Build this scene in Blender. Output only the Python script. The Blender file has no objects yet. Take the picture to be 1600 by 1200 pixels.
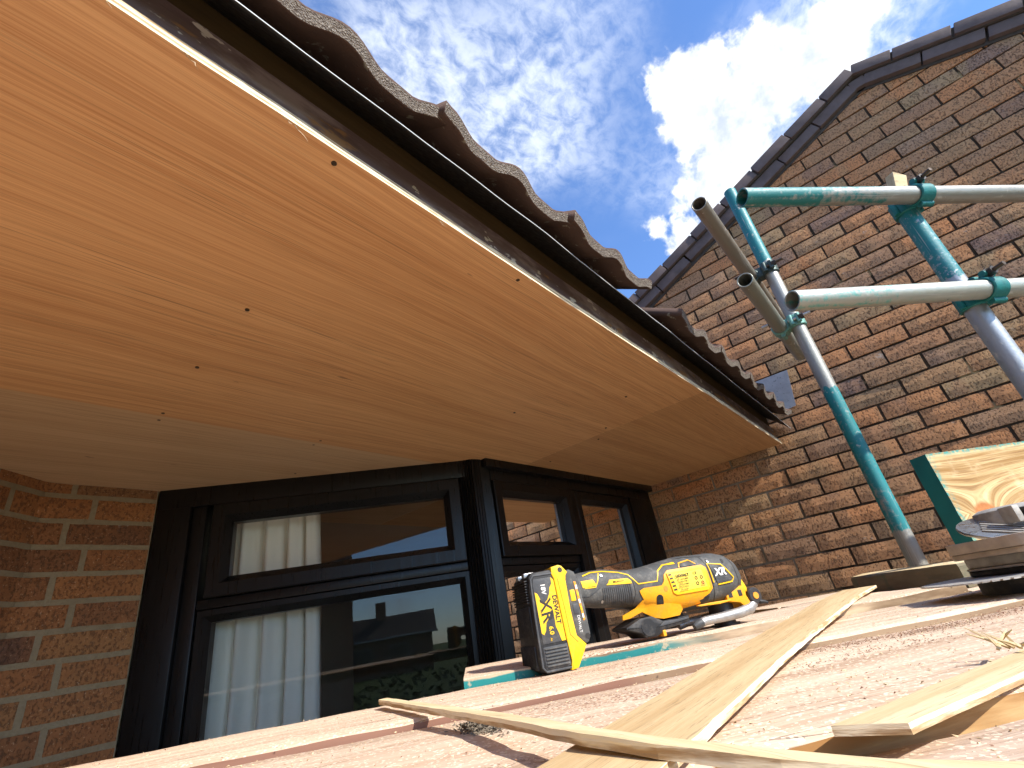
import bpy, bmesh, math, random
from mathutils import Vector, Matrix, noise
from mathutils.geometry import delaunay_2d_cdt
random.seed(7)
R_ = math.radians
S = bpy.context.scene
COL = S.collection

# ------------------------------------------------------------------ camera
cam = bpy.data.cameras.new('camera')
cam.sensor_fit = 'HORIZONTAL'; cam.sensor_width = 36.0; cam.lens = 17.058
cam.clip_start = 0.005; cam.clip_end = 2000
co = bpy.data.objects.new('camera', cam); COL.objects.link(co)
right = Vector((0.64449862, -0.74800985, -0.15843862))
down = Vector((0.24815697, 0.40063436, -0.88199219))
fwd = Vector((0.7232148, 0.5291251, 0.44383215))
m3 = Matrix((right, -down, -fwd)).transposed()
co.matrix_world = m3.to_4x4()
S.camera = co

# ------------------------------------------------------------------ sun and view
SUN_TRAVEL = Vector((0.060, 0.70, -0.575)).normalized()      # over the camera's back, grazing the gable
SUN_DIR = -SUN_TRAVEL
sun = bpy.data.lights.new('sun', 'SUN'); sun.energy = 3.9; sun.angle = R_(0.53); sun.color = (1.0, 0.945, 0.86)
so = bpy.data.objects.new('sun', sun); COL.objects.link(so)
so.rotation_euler = SUN_TRAVEL.to_track_quat('-Z', 'Y').to_euler()
so.location = (0, -6, 6)
S.view_settings.view_transform = 'Standard'; S.view_settings.look = 'None'
S.view_settings.exposure = 0.98; S.view_settings.gamma = 1.0
S.view_settings.use_curve_mapping = False
S.render.engine = 'CYCLES'
S.cycles.max_bounces = 8; S.cycles.diffuse_bounces = 5; S.cycles.glossy_bounces = 3; S.cycles.transparent_max_bounces = 8
S.cycles.caustics_reflective = False; S.cycles.caustics_refractive = False
S.cycles.use_denoising = True; S.cycles.use_adaptive_sampling = True; S.cycles.adaptive_threshold = 0.025

# ------------------------------------------------------------------ node helper
class G:
    def __init__(self, tree):
        self.t = tree; self.n = tree.nodes; self.l = tree.links
    def put(self, sock, v):
        if v is None: return
        if isinstance(v, bpy.types.NodeSocket): self.l.new(v, sock)
        else:
            try: sock.default_value = v
            except Exception:
                sock.default_value = (v, v, v)
    def node(self, typ, out=0, ins=None, **kw):
        nd = self.n.new(typ)
        for k, v in kw.items(): setattr(nd, k, v)
        for k, v in (ins or {}).items(): self.put(nd.inputs[k], v)
        return nd.outputs[out] if out is not None else nd
    def math(self, op, a, b=None, c=None, clamp=False):
        nd = self.n.new('ShaderNodeMath'); nd.operation = op; nd.use_clamp = clamp
        for i, v in enumerate((a, b, c)):
            if v is not None: self.put(nd.inputs[i], v)
        return nd.outputs[0]
    def vmath(self, op, a, b=None, out=0):
        nd = self.n.new('ShaderNodeVectorMath'); nd.operation = op
        self.put(nd.inputs[0], a)
        if b is not None: self.put(nd.inputs[1], b)
        return nd.outputs['Value'] if op in ('DISTANCE', 'DOT_PRODUCT', 'LENGTH') else nd.outputs[0]
    def mapr(self, v, a, b, c=0.0, d=1.0, smooth=True):
        nd = self.n.new('ShaderNodeMapRange'); nd.interpolation_type = 'SMOOTHSTEP' if smooth else 'LINEAR'
        self.put(nd.inputs[0], v)
        for i, x in zip((1, 2, 3, 4), (a, b, c, d)): self.put(nd.inputs[i], x)
        return nd.outputs[0]
    def mix(self, f, a, b, blend='MIX'):
        nd = self.n.new('ShaderNodeMix'); nd.data_type = 'RGBA'; nd.blend_type = blend
        self.put(nd.inputs['Factor'], f)
        for i, v in ((6, a), (7, b)):
            if isinstance(v, tuple) and len(v) == 3: v = v + (1,)
            self.put(nd.inputs[i], v)
        return nd.outputs[2]
    def noise(self, vec, scale, detail=4, rough=0.55, dist=0.0, out=0):
        nd = self.n.new('ShaderNodeTexNoise')
        if vec is not None: self.l.new(vec, nd.inputs['Vector'])
        nd.inputs['Scale'].default_value = scale; nd.inputs['Detail'].default_value = detail
        nd.inputs['Roughness'].default_value = rough; nd.inputs['Distortion'].default_value = dist
        return nd.outputs[out]
    def voro(self, vec, scale, out='Distance', feature='F1', rnd=1.0):
        nd = self.n.new('ShaderNodeTexVoronoi'); nd.feature = feature
        if vec is not None: self.l.new(vec, nd.inputs['Vector'])
        nd.inputs['Scale'].default_value = scale; nd.inputs['Randomness'].default_value = rnd
        return nd.outputs[out]
    def scale(self, vec, sx, sy, sz, loc=(0, 0, 0), rot=(0, 0, 0)):
        nd = self.n.new('ShaderNodeMapping')
        self.l.new(vec, nd.inputs['Vector'])
        nd.inputs['Scale'].default_value = (sx, sy, sz); nd.inputs['Location'].default_value = loc; nd.inputs['Rotation'].default_value = rot
        return nd.outputs[0]
    def ramp(self, f, stops, interp='LINEAR'):
        nd = self.n.new('ShaderNodeValToRGB'); cr = nd.color_ramp; cr.interpolation = interp
        while len(cr.elements) < len(stops): cr.elements.new(0.5)
        for e, (p, c) in zip(cr.elements, stops):
            e.position = p; e.color = tuple(c) + (1,) if len(c) == 3 else c
        self.put(nd.inputs[0], f)
        return nd.outputs[0]
    def bump(self, h, strength=0.5, dist=0.002, normal=None):
        nd = self.n.new('ShaderNodeBump')
        nd.inputs['Strength'].default_value = strength; nd.inputs['Distance'].default_value = dist
        self.l.new(h, nd.inputs['Height'])
        if normal is not None: self.l.new(normal, nd.inputs['Normal'])
        return nd.outputs[0]

MATS = {}
def mat(name, build):
    if name in MATS: return MATS[name]
    m = bpy.data.materials.new(name); m.use_nodes = True
    g = G(m.node_tree)
    b = m.node_tree.nodes['Principled BSDF']
    build(g, b)
    MATS[name] = m
    return m
def setb(g, b, color=None, rough=None, metal=None, normal=None, spec=None, coat=None):
    if color is not None: g.put(b.inputs['Base Color'], color + (1,) if isinstance(color, tuple) and len(color) == 3 else color)
    if rough is not None: g.put(b.inputs['Roughness'], rough)
    if metal is not None: g.put(b.inputs['Metallic'], metal)
    if normal is not None: g.put(b.inputs['Normal'], normal)
    if spec is not None: g.put(b.inputs['Specular IOR Level'], spec)
    if coat is not None: g.put(b.inputs['Coat Weight'], coat)
def objco(g): return g.node('ShaderNodeTexCoord', 'Object')

# ------------------------------------------------------------------ world: physical sky with clouds
W = bpy.data.worlds.new('World'); S.world = W; W.use_nodes = True
def build_world():
    t = W.node_tree; t.nodes.clear(); g = G(t)
    sky = t.nodes.new('ShaderNodeTexSky'); sky.sky_type = 'NISHITA'; sky.sun_disc = False
    sky.sun_elevation = math.asin(SUN_DIR.z); sky.sun_rotation = math.atan2(SUN_DIR.x, SUN_DIR.y)
    sky.altitude = 60; sky.air_density = 1.0; sky.dust_density = 0.3; sky.ozone_density = 2.2
    d = g.node('ShaderNodeTexCoord', 'Generated')
    blue = g.mix(1.0, sky.outputs[0], (0.90, 1.13, 1.45), 'MULTIPLY')
    # flatten direction on a high cloud sheet (altocumulus ripples) for all directions above the horizon
    sep = t.nodes.new('ShaderNodeSeparateXYZ'); t.links.new(d, sep.inputs[0])
    z = g.math('MAXIMUM', sep.outputs[2], 0.08)
    px = g.math('DIVIDE', sep.outputs[0], z); py = g.math('DIVIDE', sep.outputs[1], z)
    cmb = t.nodes.new('ShaderNodeCombineXYZ'); t.links.new(px, cmb.inputs[0]); t.links.new(py, cmb.inputs[1])
    sheet = cmb.outputs[0]
    rip = g.noise(g.scale(sheet, 1.0, 1.35, 1, rot=(0, 0, 0.6)), 21, 5, 0.62, 0.35)
    streak = g.noise(g.scale(sheet, 1.0, 0.42, 1, rot=(0, 0, -0.35)), 7.0, 5, 0.6, 0.5)
    big = g.noise(g.scale(sheet, 1, 1, 1, loc=(0.30, 0.12, 0)), 1.15, 3, 0.5, 0.2)
    near = g.mapr(g.vmath('DISTANCE', sheet, (0.50, 0.30, 0)), 0.16, 0.46, 0.20, 0.0)
    bank = g.mapr(g.math('ADD', big, near), 0.48, 0.70)
    thin = g.math('MULTIPLY', bank, g.mapr(g.math('ADD', g.math('MULTIPLY', rip, 0.75), g.math('MULTIPLY', streak, 0.35)), 0.36, 0.72, 0.10, 0.78))
    # cumulus: heaps in given directions, edges broken up by turbulence
    blobs = [((0.6480, 0.005, 0.762), 0.062), ((0.7103, -0.0351, 0.703), 0.078), ((0.7000, -0.0956, 0.7088), 0.082),
             ((0.7060, -0.1637, 0.6890), 0.062), ((0.6850, -0.2118, 0.6970), 0.040), ((0.7028, 0.0265, 0.7109), 0.055),
             ((0.7588, -0.001, 0.6513), 0.080), ((0.7994, 0.1185, 0.5891), 0.045), ((0.7660, 0.165, 0.6200), 0.016),
             ((0.7723, 0.0563, 0.6328), 0.052), ((0.73, -0.2489, 0.6385), 0.016),
             ((-0.5, -0.62, 0.60), 0.15), ((-0.62, -0.62, 0.48), 0.14), ((-0.86, 0.1, 0.5), 0.17), ((0.15, -0.9, 0.42), 0.16),
             ((0.36, -0.83, 0.42), 0.13), ((-0.1, 0.86, 0.5), 0.14), ((-0.75, -0.28, 0.6), 0.1), ((0.8, -0.5, 0.33), 0.12)]
    n1 = g.noise(d, 9, 4, 0.62, 0.0); n2 = g.noise(d, 30, 5, 0.6, 0.2)
    turb = g.math('ADD', g.math('MULTIPLY', g.math('SUBTRACT', n1, 0.5), 0.105), g.math('MULTIPLY', g.math('SUBTRACT', n2, 0.5), 0.065))
    acc = None
    for c, r in blobs:
        v = Vector(c).normalized()
        e = g.math('SUBTRACT', r, g.vmath('DISTANCE', d, tuple(v)))
        acc = e if acc is None else g.math('SMOOTH_MAX', acc, e, 0.02)
    h = g.math('ADD', acc, turb)
    cum = g.mapr(h, -0.004, 0.016)
    # brightness of the heap: thick parts white, rims and hollows slightly blue-grey
    lit = g.math('ADD', g.mapr(n2, 0.30, 0.62, 0.0, 0.55), g.mapr(n1, 0.32, 0.6, 0.0, 0.45))
    ccol = g.mix(lit, (3.3, 3.75, 4.6), (5.9, 6.0, 6.2))
    tcol = (5.2, 5.6, 6.3)
    c1 = g.mix(thin, blue, tcol)
    c2 = g.mix(cum, c1, ccol)
    bg = t.nodes.new('ShaderNodeBackground'); t.links.new(c2, bg.inputs[0]); bg.inputs[1].default_value = 0.115
    out = t.nodes.new('ShaderNodeOutputWorld'); t.links.new(bg.outputs[0], out.inputs[0])
build_world()
W.cycles.sampling_method = 'MANUAL'; W.cycles.sample_map_resolution = 512

# ------------------------------------------------------------------ object helpers
def link(o, parent=None):
    COL.objects.link(o)
    if parent is not None: o.parent = parent
    return o
def empty(name, loc=(0, 0, 0), rot=(0, 0, 0), parent=None):
    o = bpy.data.objects.new(name, None); o.empty_display_size = 0.05
    o.location = loc; o.rotation_euler = rot
    return link(o, parent)
def tag(o, label=None, cat=None, group=None, kind=None):
    if label: o['label'] = label
    if cat: o['category'] = cat
    if group: o['group'] = group
    if kind: o['kind'] = kind
    return o
def mesh_data(name, verts, faces, material=None, smooth=False):
    me = bpy.data.meshes.new(name); me.from_pydata([tuple(v) for v in verts], [], faces); me.update()
    if material: me.materials.append(material)
    if smooth:
        for p in me.polygons: p.use_smooth = True
    return me
def fix(me):
    bm = bmesh.new(); bm.from_mesh(me); bmesh.ops.recalc_face_normals(bm, faces=bm.faces); bm.to_mesh(me); bm.free(); return me
def obj(name, me, parent=None, loc=(0, 0, 0), rot=(0, 0, 0)):
    o = bpy.data.objects.new(name, me); o.location = loc; o.rotation_euler = rot
    return link(o, parent)
class MB:
    """collects shapes for ONE mesh"""
    def __init__(self): self.v = []; self.f = []
    def add(self, vs, fs, M=None):
        b = len(self.v)
        for p in vs:
            p = Vector(p)
            self.v.append(M @ p if M is not None else p)
        self.f += [tuple(i + b for i in f) for f in fs]
        return self
    def box(self, x0, x1, y0, y1, z0, z1, M=None):
        vs = [(x0, y0, z0), (x1, y0, z0), (x1, y1, z0), (x0, y1, z0), (x0, y0, z1), (x1, y0, z1), (x1, y1, z1), (x0, y1, z1)]
        return self.add(vs, [(0, 3, 2, 1), (4, 5, 6, 7), (0, 1, 5, 4), (1, 2, 6, 5), (2, 3, 7, 6), (3, 0, 4, 7)], M)
    def bbox(self, x0, x1, y0, y1, z0, z1, b=0.002, M=None):
        """box with chamfered edges"""
        bm = bmesh.new(); bmesh.ops.create_cube(bm, size=1)
        for v in bm.verts: v.co = Vector(((x0 + x1) / 2 + v.co.x * (x1 - x0), (y0 + y1) / 2 + v.co.y * (y1 - y0), (z0 + z1) / 2 + v.co.z * (z1 - z0)))
        bmesh.ops.bevel(bm, geom=list(bm.edges), offset=b, segments=2, affect='EDGES', profile=0.6)
        bm.verts.index_update()
        self.add([v.co.copy() for v in bm.verts], [tuple(v.index for v in f.verts) for f in bm.faces], M); bm.free(); return self
    def prism(self, poly, y0, y1, b=0.0, M=None):
        """polygon in x,z extruded along y from y0 to y1, optional chamfer on both rims"""
        n = len(poly)
        ar = sum(poly[i][0] * poly[(i + 1) % n][1] - poly[(i + 1) % n][0] * poly[i][1] for i in range(n))
        if ar < 0: poly = poly[::-1]
        bm = bmesh.new()
        vs = [bm.verts.new((x, y0, z)) for x, z in poly]
        f = bm.faces.new(vs)
        r = bmesh.ops.extrude_face_region(bm, geom=[f])
        for e in r['geom']:
            if isinstance(e, bmesh.types.BMVert): e.co.y = y1
        bmesh.ops.recalc_face_normals(bm, faces=bm.faces)
        if b > 0:
            ed = [e for e in bm.edges if abs(e.verts[0].co.y - e.verts[1].co.y) < 1e-7]
            bmesh.ops.bevel(bm, geom=ed, offset=b, segments=2, affect='EDGES', profile=0.6)
        bmesh.ops.triangulate(bm, faces=[f for f in bm.faces if len(f.verts) > 4])
        bm.verts.index_update()
        self.add([v.co.copy() for v in bm.verts], [tuple(v.index for v in f.verts) for f in bm.faces], M); bm.free(); return self
    def cyl(self, p0, p1, r0, r1=None, seg=20, cap=True):
        r1 = r0 if r1 is None else r1
        p0 = Vector(p0); p1 = Vector(p1); ax = (p1 - p0).normalized()
        a = ax.orthogonal().normalized(); b = ax.cross(a)
        vs = []
        for p, r in ((p0, r0), (p1, r1)):
            for i in range(seg):
                t = 2 * math.pi * i / seg; vs.append(p + a * (math.cos(t) * r) + b * (math.sin(t) * r))
        fs = [(i, (i + 1) % seg, seg + (i + 1) % seg, seg + i) for i in range(seg)]
        if cap: fs += [tuple(range(seg))[::-1], tuple(range(seg, 2 * seg))]
        return self.add(vs, fs)
    def ring(self, c, ax, r0, r1, w, seg=32, a0=0.0, a1=2 * math.pi, ref=None):
        """band around axis ax through c: inner r0, outer r1, width w"""
        c = Vector(c); ax = Vector(ax).normalized()
        a = (Vector(ref) - ax * Vector(ref).dot(ax)).normalized() if ref is not None else ax.orthogonal().normalized()
        b = ax.cross(a); full = abs(a1 - a0 - 2 * math.pi) < 1e-6
        n = seg if full else seg + 1
        bev = min((r1 - r0) * 0.4, w * 0.2)
        prof = [(r0, -w / 2), (r1 - bev, -w / 2), (r1, -w / 2 + bev), (r1, w / 2 - bev), (r1 - bev, w / 2), (r0, w / 2)]
        vs = []
        for i in range(n):
            t = a0 + (a1 - a0) * i / seg
            for r, h in prof: vs.append(c + a * (math.cos(t) * r) + b * (math.sin(t) * r) + ax * h)
        k = len(prof); fs = []
        for i in range(seg):
            j = (i + 1) % n
            for q in range(k): fs.append((i * k + q, j * k + q, j * k + (q + 1) % k, i * k + (q + 1) % k))
        if not full: fs += [tuple(range(k)), tuple(range((n - 1) * k, n * k))[::-1]]
        return self.add(vs, fs)
    def sweep(self, path, r, seg=12, flat=1.0, up=(0, 0, 1), cap=True):
        path = [Vector(p) for p in path]; vs = []; n = len(path)
        for i, p in enumerate(path):
            d = (path[min(i + 1, n - 1)] - path[max(i - 1, 0)]).normalized()
            s = d.cross(Vector(up)); s = s.normalized() if s.length > 1e-6 else d.orthogonal().normalized()
            u = s.cross(d); rr = r[i] if isinstance(r, (list, tuple)) else r
            for k in range(seg):
                t = 2 * math.pi * k / seg; vs.append(p + s * (math.cos(t) * rr) + u * (math.sin(t) * rr * flat))
        fs = [(i * seg + k, i * seg + (k + 1) % seg, (i + 1) * seg + (k + 1) % seg, (i + 1) * seg + k) for i in range(n - 1) for k in range(seg)]
        if cap: fs += [tuple(range(seg))[::-1], tuple(range((n - 1) * seg, n * seg))]
        return self.add(vs, fs)
    def build(self, name, material, parent=None, smooth=False, loc=(0, 0, 0), rot=(0, 0, 0), auto=None):
        me = fix(mesh_data(name, self.v, self.f, material, smooth))
        if auto is not None:
            for p in me.polygons: p.use_smooth = True
            try: me.set_sharp_from_angle(angle=R_(auto))
            except Exception: pass
        return obj(name, me, parent, loc, rot)

def text_mesh(body, size, material, extrude=0.0003, offset=0.0, shear=0.0, spacing=1.0, align='CENTER'):
    cu = bpy.data.curves.new('lettering', 'FONT'); cu.body = body; cu.size = size; cu.extrude = extrude; cu.offset = offset
    cu.shear = shear; cu.space_character = spacing; cu.align_x = align; cu.align_y = 'CENTER'; cu.resolution_u = 3
    o = bpy.data.objects.new('lettering_tmp', cu); COL.objects.link(o)
    dg = bpy.context.evaluated_depsgraph_get(); dg.update()
    me = bpy.data.meshes.new_from_object(o.evaluated_get(dg)); me.name = 'lettering'
    bpy.data.objects.remove(o); bpy.data.curves.remove(cu)
    me.materials.clear(); me.materials.append(material)
    return me

# ------------------------------------------------------------------ materials
def m_flat(name, color, rough=0.6, metal=0.0, var=0.12, scale=30, bump=0.0, bscale=200, spec=0.5):
    def f(g, b):
        c = objco(g)
        n = g.noise(c, scale, 4, 0.6)
        d = tuple(x * (1 - var) for x in color); u = tuple(min(1, x * (1 + var)) for x in color)
        col = g.mix(n, d, u)
        nm = g.bump(g.noise(c, bscale, 3, 0.6), bump, 0.001) if bump else None
        setb(g, b, col, g.mapr(g.noise(c, scale * 2.3, 3), 0.3, 0.7, max(0.03, rough - 0.1), min(1, rough + 0.1)), metal, nm, spec)
    return mat(name, f)

def ply_mat(name, dark, light, shift=0.0):
    """rotary-cut plywood veneer, grain along x"""
    def f(g, b):
        c = objco(g)
        wob = g.noise(g.scale(c, 0.8, 1.6, 1, loc=(shift, 0, 0)), 1.7, 3, 0.5)
        cc = g.vmath('ADD', c, g.node('ShaderNodeCombineXYZ', 0, {1: g.math('MULTIPLY', wob, 0.045)}))
        band = g.noise(g.scale(cc, 0.40, 15, 1, loc=(shift, shift, 0)), 1.0, 4, 0.5)
        grain = g.noise(g.scale(cc, 1.1, 190, 1, loc=(shift, 0, 0)), 1.0, 4, 0.7)
        fine = g.noise(g.scale(cc, 4.5, 430, 1, loc=(0, shift, 0)), 1.0, 2, 0.6)
        tone = g.math('ADD', g.math('MULTIPLY', band, 0.26), g.math('ADD', g.math('MULTIPLY', grain, 0.50), g.math('MULTIPLY', fine, 0.42)))
        col = g.mix(g.mapr(tone, 0.36, 0.80), dark, light)
        pores = g.mapr(fine, 0.56, 0.68)
        pores = g.math('MULTIPLY', pores, g.mapr(g.noise(g.scale(cc, 1.2, 6, 1), 1.0, 2), 0.25, 0.55))
        col = g.mix(g.math('MULTIPLY', pores, 0.6), col, tuple(x * 0.42 for x in dark))
        # red-brown heart streaks
        red = g.mapr(g.noise(g.scale(cc, 0.35, 8, 1, loc=(3 + shift, 1, 0)), 1.0, 4, 0.55), 0.58, 0.72)
        col = g.mix(g.math('MULTIPLY', red, 0.22), col, (dark[0] * 0.95, dark[1] * 0.72, dark[2] * 0.6))
        # a few dark mineral flecks
        fl = g.mapr(g.noise(g.scale(c, 14, 60, 1, loc=(shift, 5, 0)), 1.0, 2, 0.5), 0.755, 0.79)
        col = g.mix(g.math('MULTIPLY', fl, 0.5), col, (0.06, 0.03, 0.018))
        nm = g.bump(g.math('ADD', fine, grain), 0.25, 0.0006)
        setb(g, b, col, 0.55, 0, nm, 0.35)
    return mat(name, f)
PLY = ply_mat('plywood_orange', (0.46, 0.215, 0.085), (0.77, 0.455, 0.222), 0.0)
PLY2 = ply_mat('plywood_pale', (0.44, 0.265, 0.140), (0.63, 0.425, 0.250), 4.3)
PLY3 = ply_mat('plywood_honey', (0.39, 0.190, 0.076), (0.65, 0.375, 0.175), 9.1)
def ply_edge(g, b):
    c = objco(g)
    sep = g.n.new('ShaderNodeSeparateXYZ'); g.l.new(c, sep.inputs[0])
    w = g.math('FRACT', g.math('MULTIPLY', g.math('ADD', sep.outputs[2], g.math('MULTIPLY', g.noise(c, 6, 3), 0.003)), 140))
    n = g.noise(g.scale(c, 30, 30, 200), 1, 4)
    col = g.mix(g.mapr(w, 0.35, 0.6), (0.84, 0.72, 0.50), (0.40, 0.26, 0.13))
    col = g.mix(g.mapr(n, 0.4, 0.75), col, (0.85, 0.74, 0.52))
    setb(g, b, col, 0.85, 0, g.bump(n, 0.8, 0.002), 0.2)
PLYEDGE = mat('plywood_edge', ply_edge)

def deck_mat(name, base, paint=None):
    """sawn scaffold board, grain along local x, dusty"""
    def f(g, b):
        c = objco(g)
        rnd = g.node('ShaderNodeObjectInfo', 'Random')
        off = g.node('ShaderNodeCombineXYZ', 0, {0: g.math('MULTIPLY', rnd, 37.0), 1: g.math('MULTIPLY', rnd, 11.0)})
        cc = g.vmath('ADD', c, off)
        wob = g.noise(g.scale(cc, 2.2, 3, 1), 1, 3)
        cw = g.vmath('ADD', cc, g.node('ShaderNodeCombineXYZ', 0, {1: g.math('MULTIPLY', wob, 0.05)}))
        grain = g.noise(g.scale(cw, 2.2, 62, 20), 1, 6, 0.62)
        fine = g.noise(g.scale(cw, 14, 420, 60), 1, 4, 0.65)
        tone = g.math('ADD', g.math('MULTIPLY', grain, 0.7), g.math('MULTIPLY', fine, 0.4))
        pale = tuple(min(0.9, x * 1.22) for x in base); dk = tuple(x * y for x, y in zip(base, (0.62, 0.52, 0.45)))
        col = g.mix(g.mapr(tone, 0.30, 0.72), dk, pale)
        # pinkish weathered patches
        col = g.mix(g.mapr(g.noise(g.scale(cc, 3, 9, 1), 1, 4), 0.45, 0.7, 0, 0.55), col, (base[0] * 0.98, base[1] * 0.86, base[2] * 0.80))
        # drying cracks
        cr = g.mapr(g.math('ABSOLUTE', g.math('SUBTRACT', g.noise(g.scale(cw, 1.1, 30, 1, loc=(5, 2, 0)), 1, 3, 0.5), 0.5)), 0.0, 0.006, 1, 0)
        cr = g.math('MULTIPLY', cr, g.mapr(g.noise(g.scale(cc, 4, 7, 1, loc=(0, 9, 0)), 1, 3), 0.5, 0.62))
        col = g.mix(g.math('MULTIPLY', cr, 0.75), col, (0.12, 0.07, 0.045))
        # sawdust: fine pale and red-brown grains drifted in patches
        gr = g.voro(cc, 620, 'Color'); grv = g.node('ShaderNodeSeparateColor', 0, {0: gr})
        drift = g.noise(g.scale(cc, 2.6, 7, 1, loc=(2, 0, 0)), 1, 5, 0.65)
        brown = g.math('MULTIPLY', g.mapr(drift, 0.50, 0.64), g.mapr(grv, 0.55, 0.62))
        col = g.mix(g.math('MULTIPLY', brown, 0.85), col, (0.19, 0.085, 0.05))
        palegr = g.math('MULTIPLY', g.mapr(drift, 0.40, 0.30, 0, 1), g.mapr(grv, 0.62, 0.7))
        palegr = g.math('MULTIPLY', g.mapr(grv, 0.86, 0.9), 0.7)
        col = g.mix(palegr, col, (0.86, 0.76, 0.58))
        dots = g.mapr(g.voro(cc, 95), 0.10, 0.07)
        dots = g.math('MULTIPLY', dots, g.mapr(g.noise(cc, 8, 3), 0.48, 0.6))
        col = g.mix(g.math('MULTIPLY', dots, 0.7), col, (0.16, 0.09, 0.06))
        h = g.math('ADD', g.math('MULTIPLY', grain, 0.6), g.math('ADD', g.math('MULTIPLY', fine, 0.5), g.math('MULTIPLY', grv, 0.25)))
        h = g.math('SUBTRACT', h, cr)
        setb(g, b, col, 0.9, 0, g.bump(h, 0.7, 0.0016), 0.15)
    return mat(name, f)
DECK = deck_mat('scaffold_board_wood', (0.605, 0.470, 0.345))
DECKB = deck_mat('scaffold_board_wood_grey', (0.57, 0.462, 0.36))
def red_stain(g, b):
    c = objco(g); n = g.noise(g.scale(c, 6, 60, 60), 1, 4)
    sep = g.n.new('ShaderNodeSeparateXYZ'); g.l.new(c, sep.inputs[0])
    red = g.mix(n, (0.17, 0.08, 0.055), (0.38, 0.21, 0.145)); bare = g.mix(n, (0.16, 0.10, 0.06), (0.48, 0.34, 0.21))
    x = g.math('ADD', sep.outputs[0], g.math('MULTIPLY', g.math('SUBTRACT', g.noise(c, 9, 4), 0.5), 0.5))
    setb(g, b, g.mix(g.mapr(x, 0.42, 0.54), red, bare), 0.85, 0, g.bump(n, 0.5, 0.001), 0.2)
REDSIDE = mat('red_stained_board_edge', red_stain)
def yellow_side(g, b):
    c = objco(g); n = g.noise(g.scale(c, 9, 80, 80), 1, 5)
    setb(g, b, g.mix(g.mapr(n, 0.35, 0.65), (0.33, 0.17, 0.06), (0.62, 0.42, 0.20)), 0.85, 0, g.bump(n, 0.6, 0.001), 0.2)
YSIDE = mat('weathered_board_edge', yellow_side)
def teal_paint(g, b):
    c = objco(g); n = g.noise(g.scale(c, 8, 40, 40), 1, 5); s = g.noise(c, 55, 5, 0.7)
    col = g.mix(n, (0.004, 0.125, 0.125), (0.02, 0.25, 0.24))
    col = g.mix(g.mapr(s, 0.56, 0.64, 0, 0.85), col, (0.42, 0.36, 0.24))
    sep = g.n.new('ShaderNodeSeparateXYZ'); g.l.new(c, sep.inputs[0])
    x = g.math('ADD', sep.outputs[0], g.math('MULTIPLY', g.math('SUBTRACT', g.noise(g.scale(c, 8, 40, 40), 1, 4), 0.5), 0.30))
    z = g.math('ADD', sep.outputs[2], g.math('MULTIPLY', g.math('SUBTRACT', g.noise(g.scale(c, 14, 5, 5), 1, 4), 0.5), 0.012))
    bare = g.mix(g.mapr(n, 0.35, 0.65), (0.20, 0.13, 0.075), (0.60, 0.46, 0.30))
    keep = g.math('MULTIPLY', g.mapr(x, -0.12, -0.02, 1, 0), g.mapr(z, -0.0045, -0.0025, 1, 0))
    col = g.mix(keep, bare, col)
    setb(g, b, col, 0.55, 0, g.bump(n, 0.3, 0.001), 0.35)
TEAL = mat('teal_paint_on_wood', teal_paint)
def teal_clean(g, b):
    c = objco(g); n = g.noise(c, 24, 4)
    setb(g, b, g.mix(n, (0.006, 0.10, 0.115), (0.012, 0.17, 0.18)), 0.5, 0, g.bump(g.noise(c, 90, 4), 0.25, 0.002), 0.4)
TEALC = mat('teal_paint_end', teal_clean)

def offcut_mat(name, dark, light):
    def f(g, b):
        c = objco(g)
        n = g.noise(g.scale(c, 4, 110, 30), 1, 5, 0.6); m = g.noise(g.scale(c, 1.5, 14, 5), 1, 3)
        fi = g.noise(g.scale(c, 22, 520, 60), 1, 4, 0.7)
        t = g.math('ADD', g.math('MULTIPLY', n, 0.5), g.math('ADD', g.math('MULTIPLY', m, 0.35), g.math('MULTIPLY', fi, 0.3)))
        col = g.mix(g.mapr(t, 0.38, 0.75), dark, light)
        col = g.mix(g.math('MULTIPLY', g.mapr(fi, 0.54, 0.66), 0.6), col, tuple(x * 0.5 for x in dark))
        setb(g, b, col, 0.75, 0, g.bump(g.math('ADD', n, fi), 0.35, 0.0007), 0.25)
    return mat(name, f)
OFF = offcut_mat('plywood_offcut', (0.46, 0.30, 0.14), (0.70, 0.53, 0.30))
OFFP = offcut_mat('pale_plywood_offcut', (0.52, 0.38, 0.19), (0.76, 0.62, 0.38))

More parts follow.
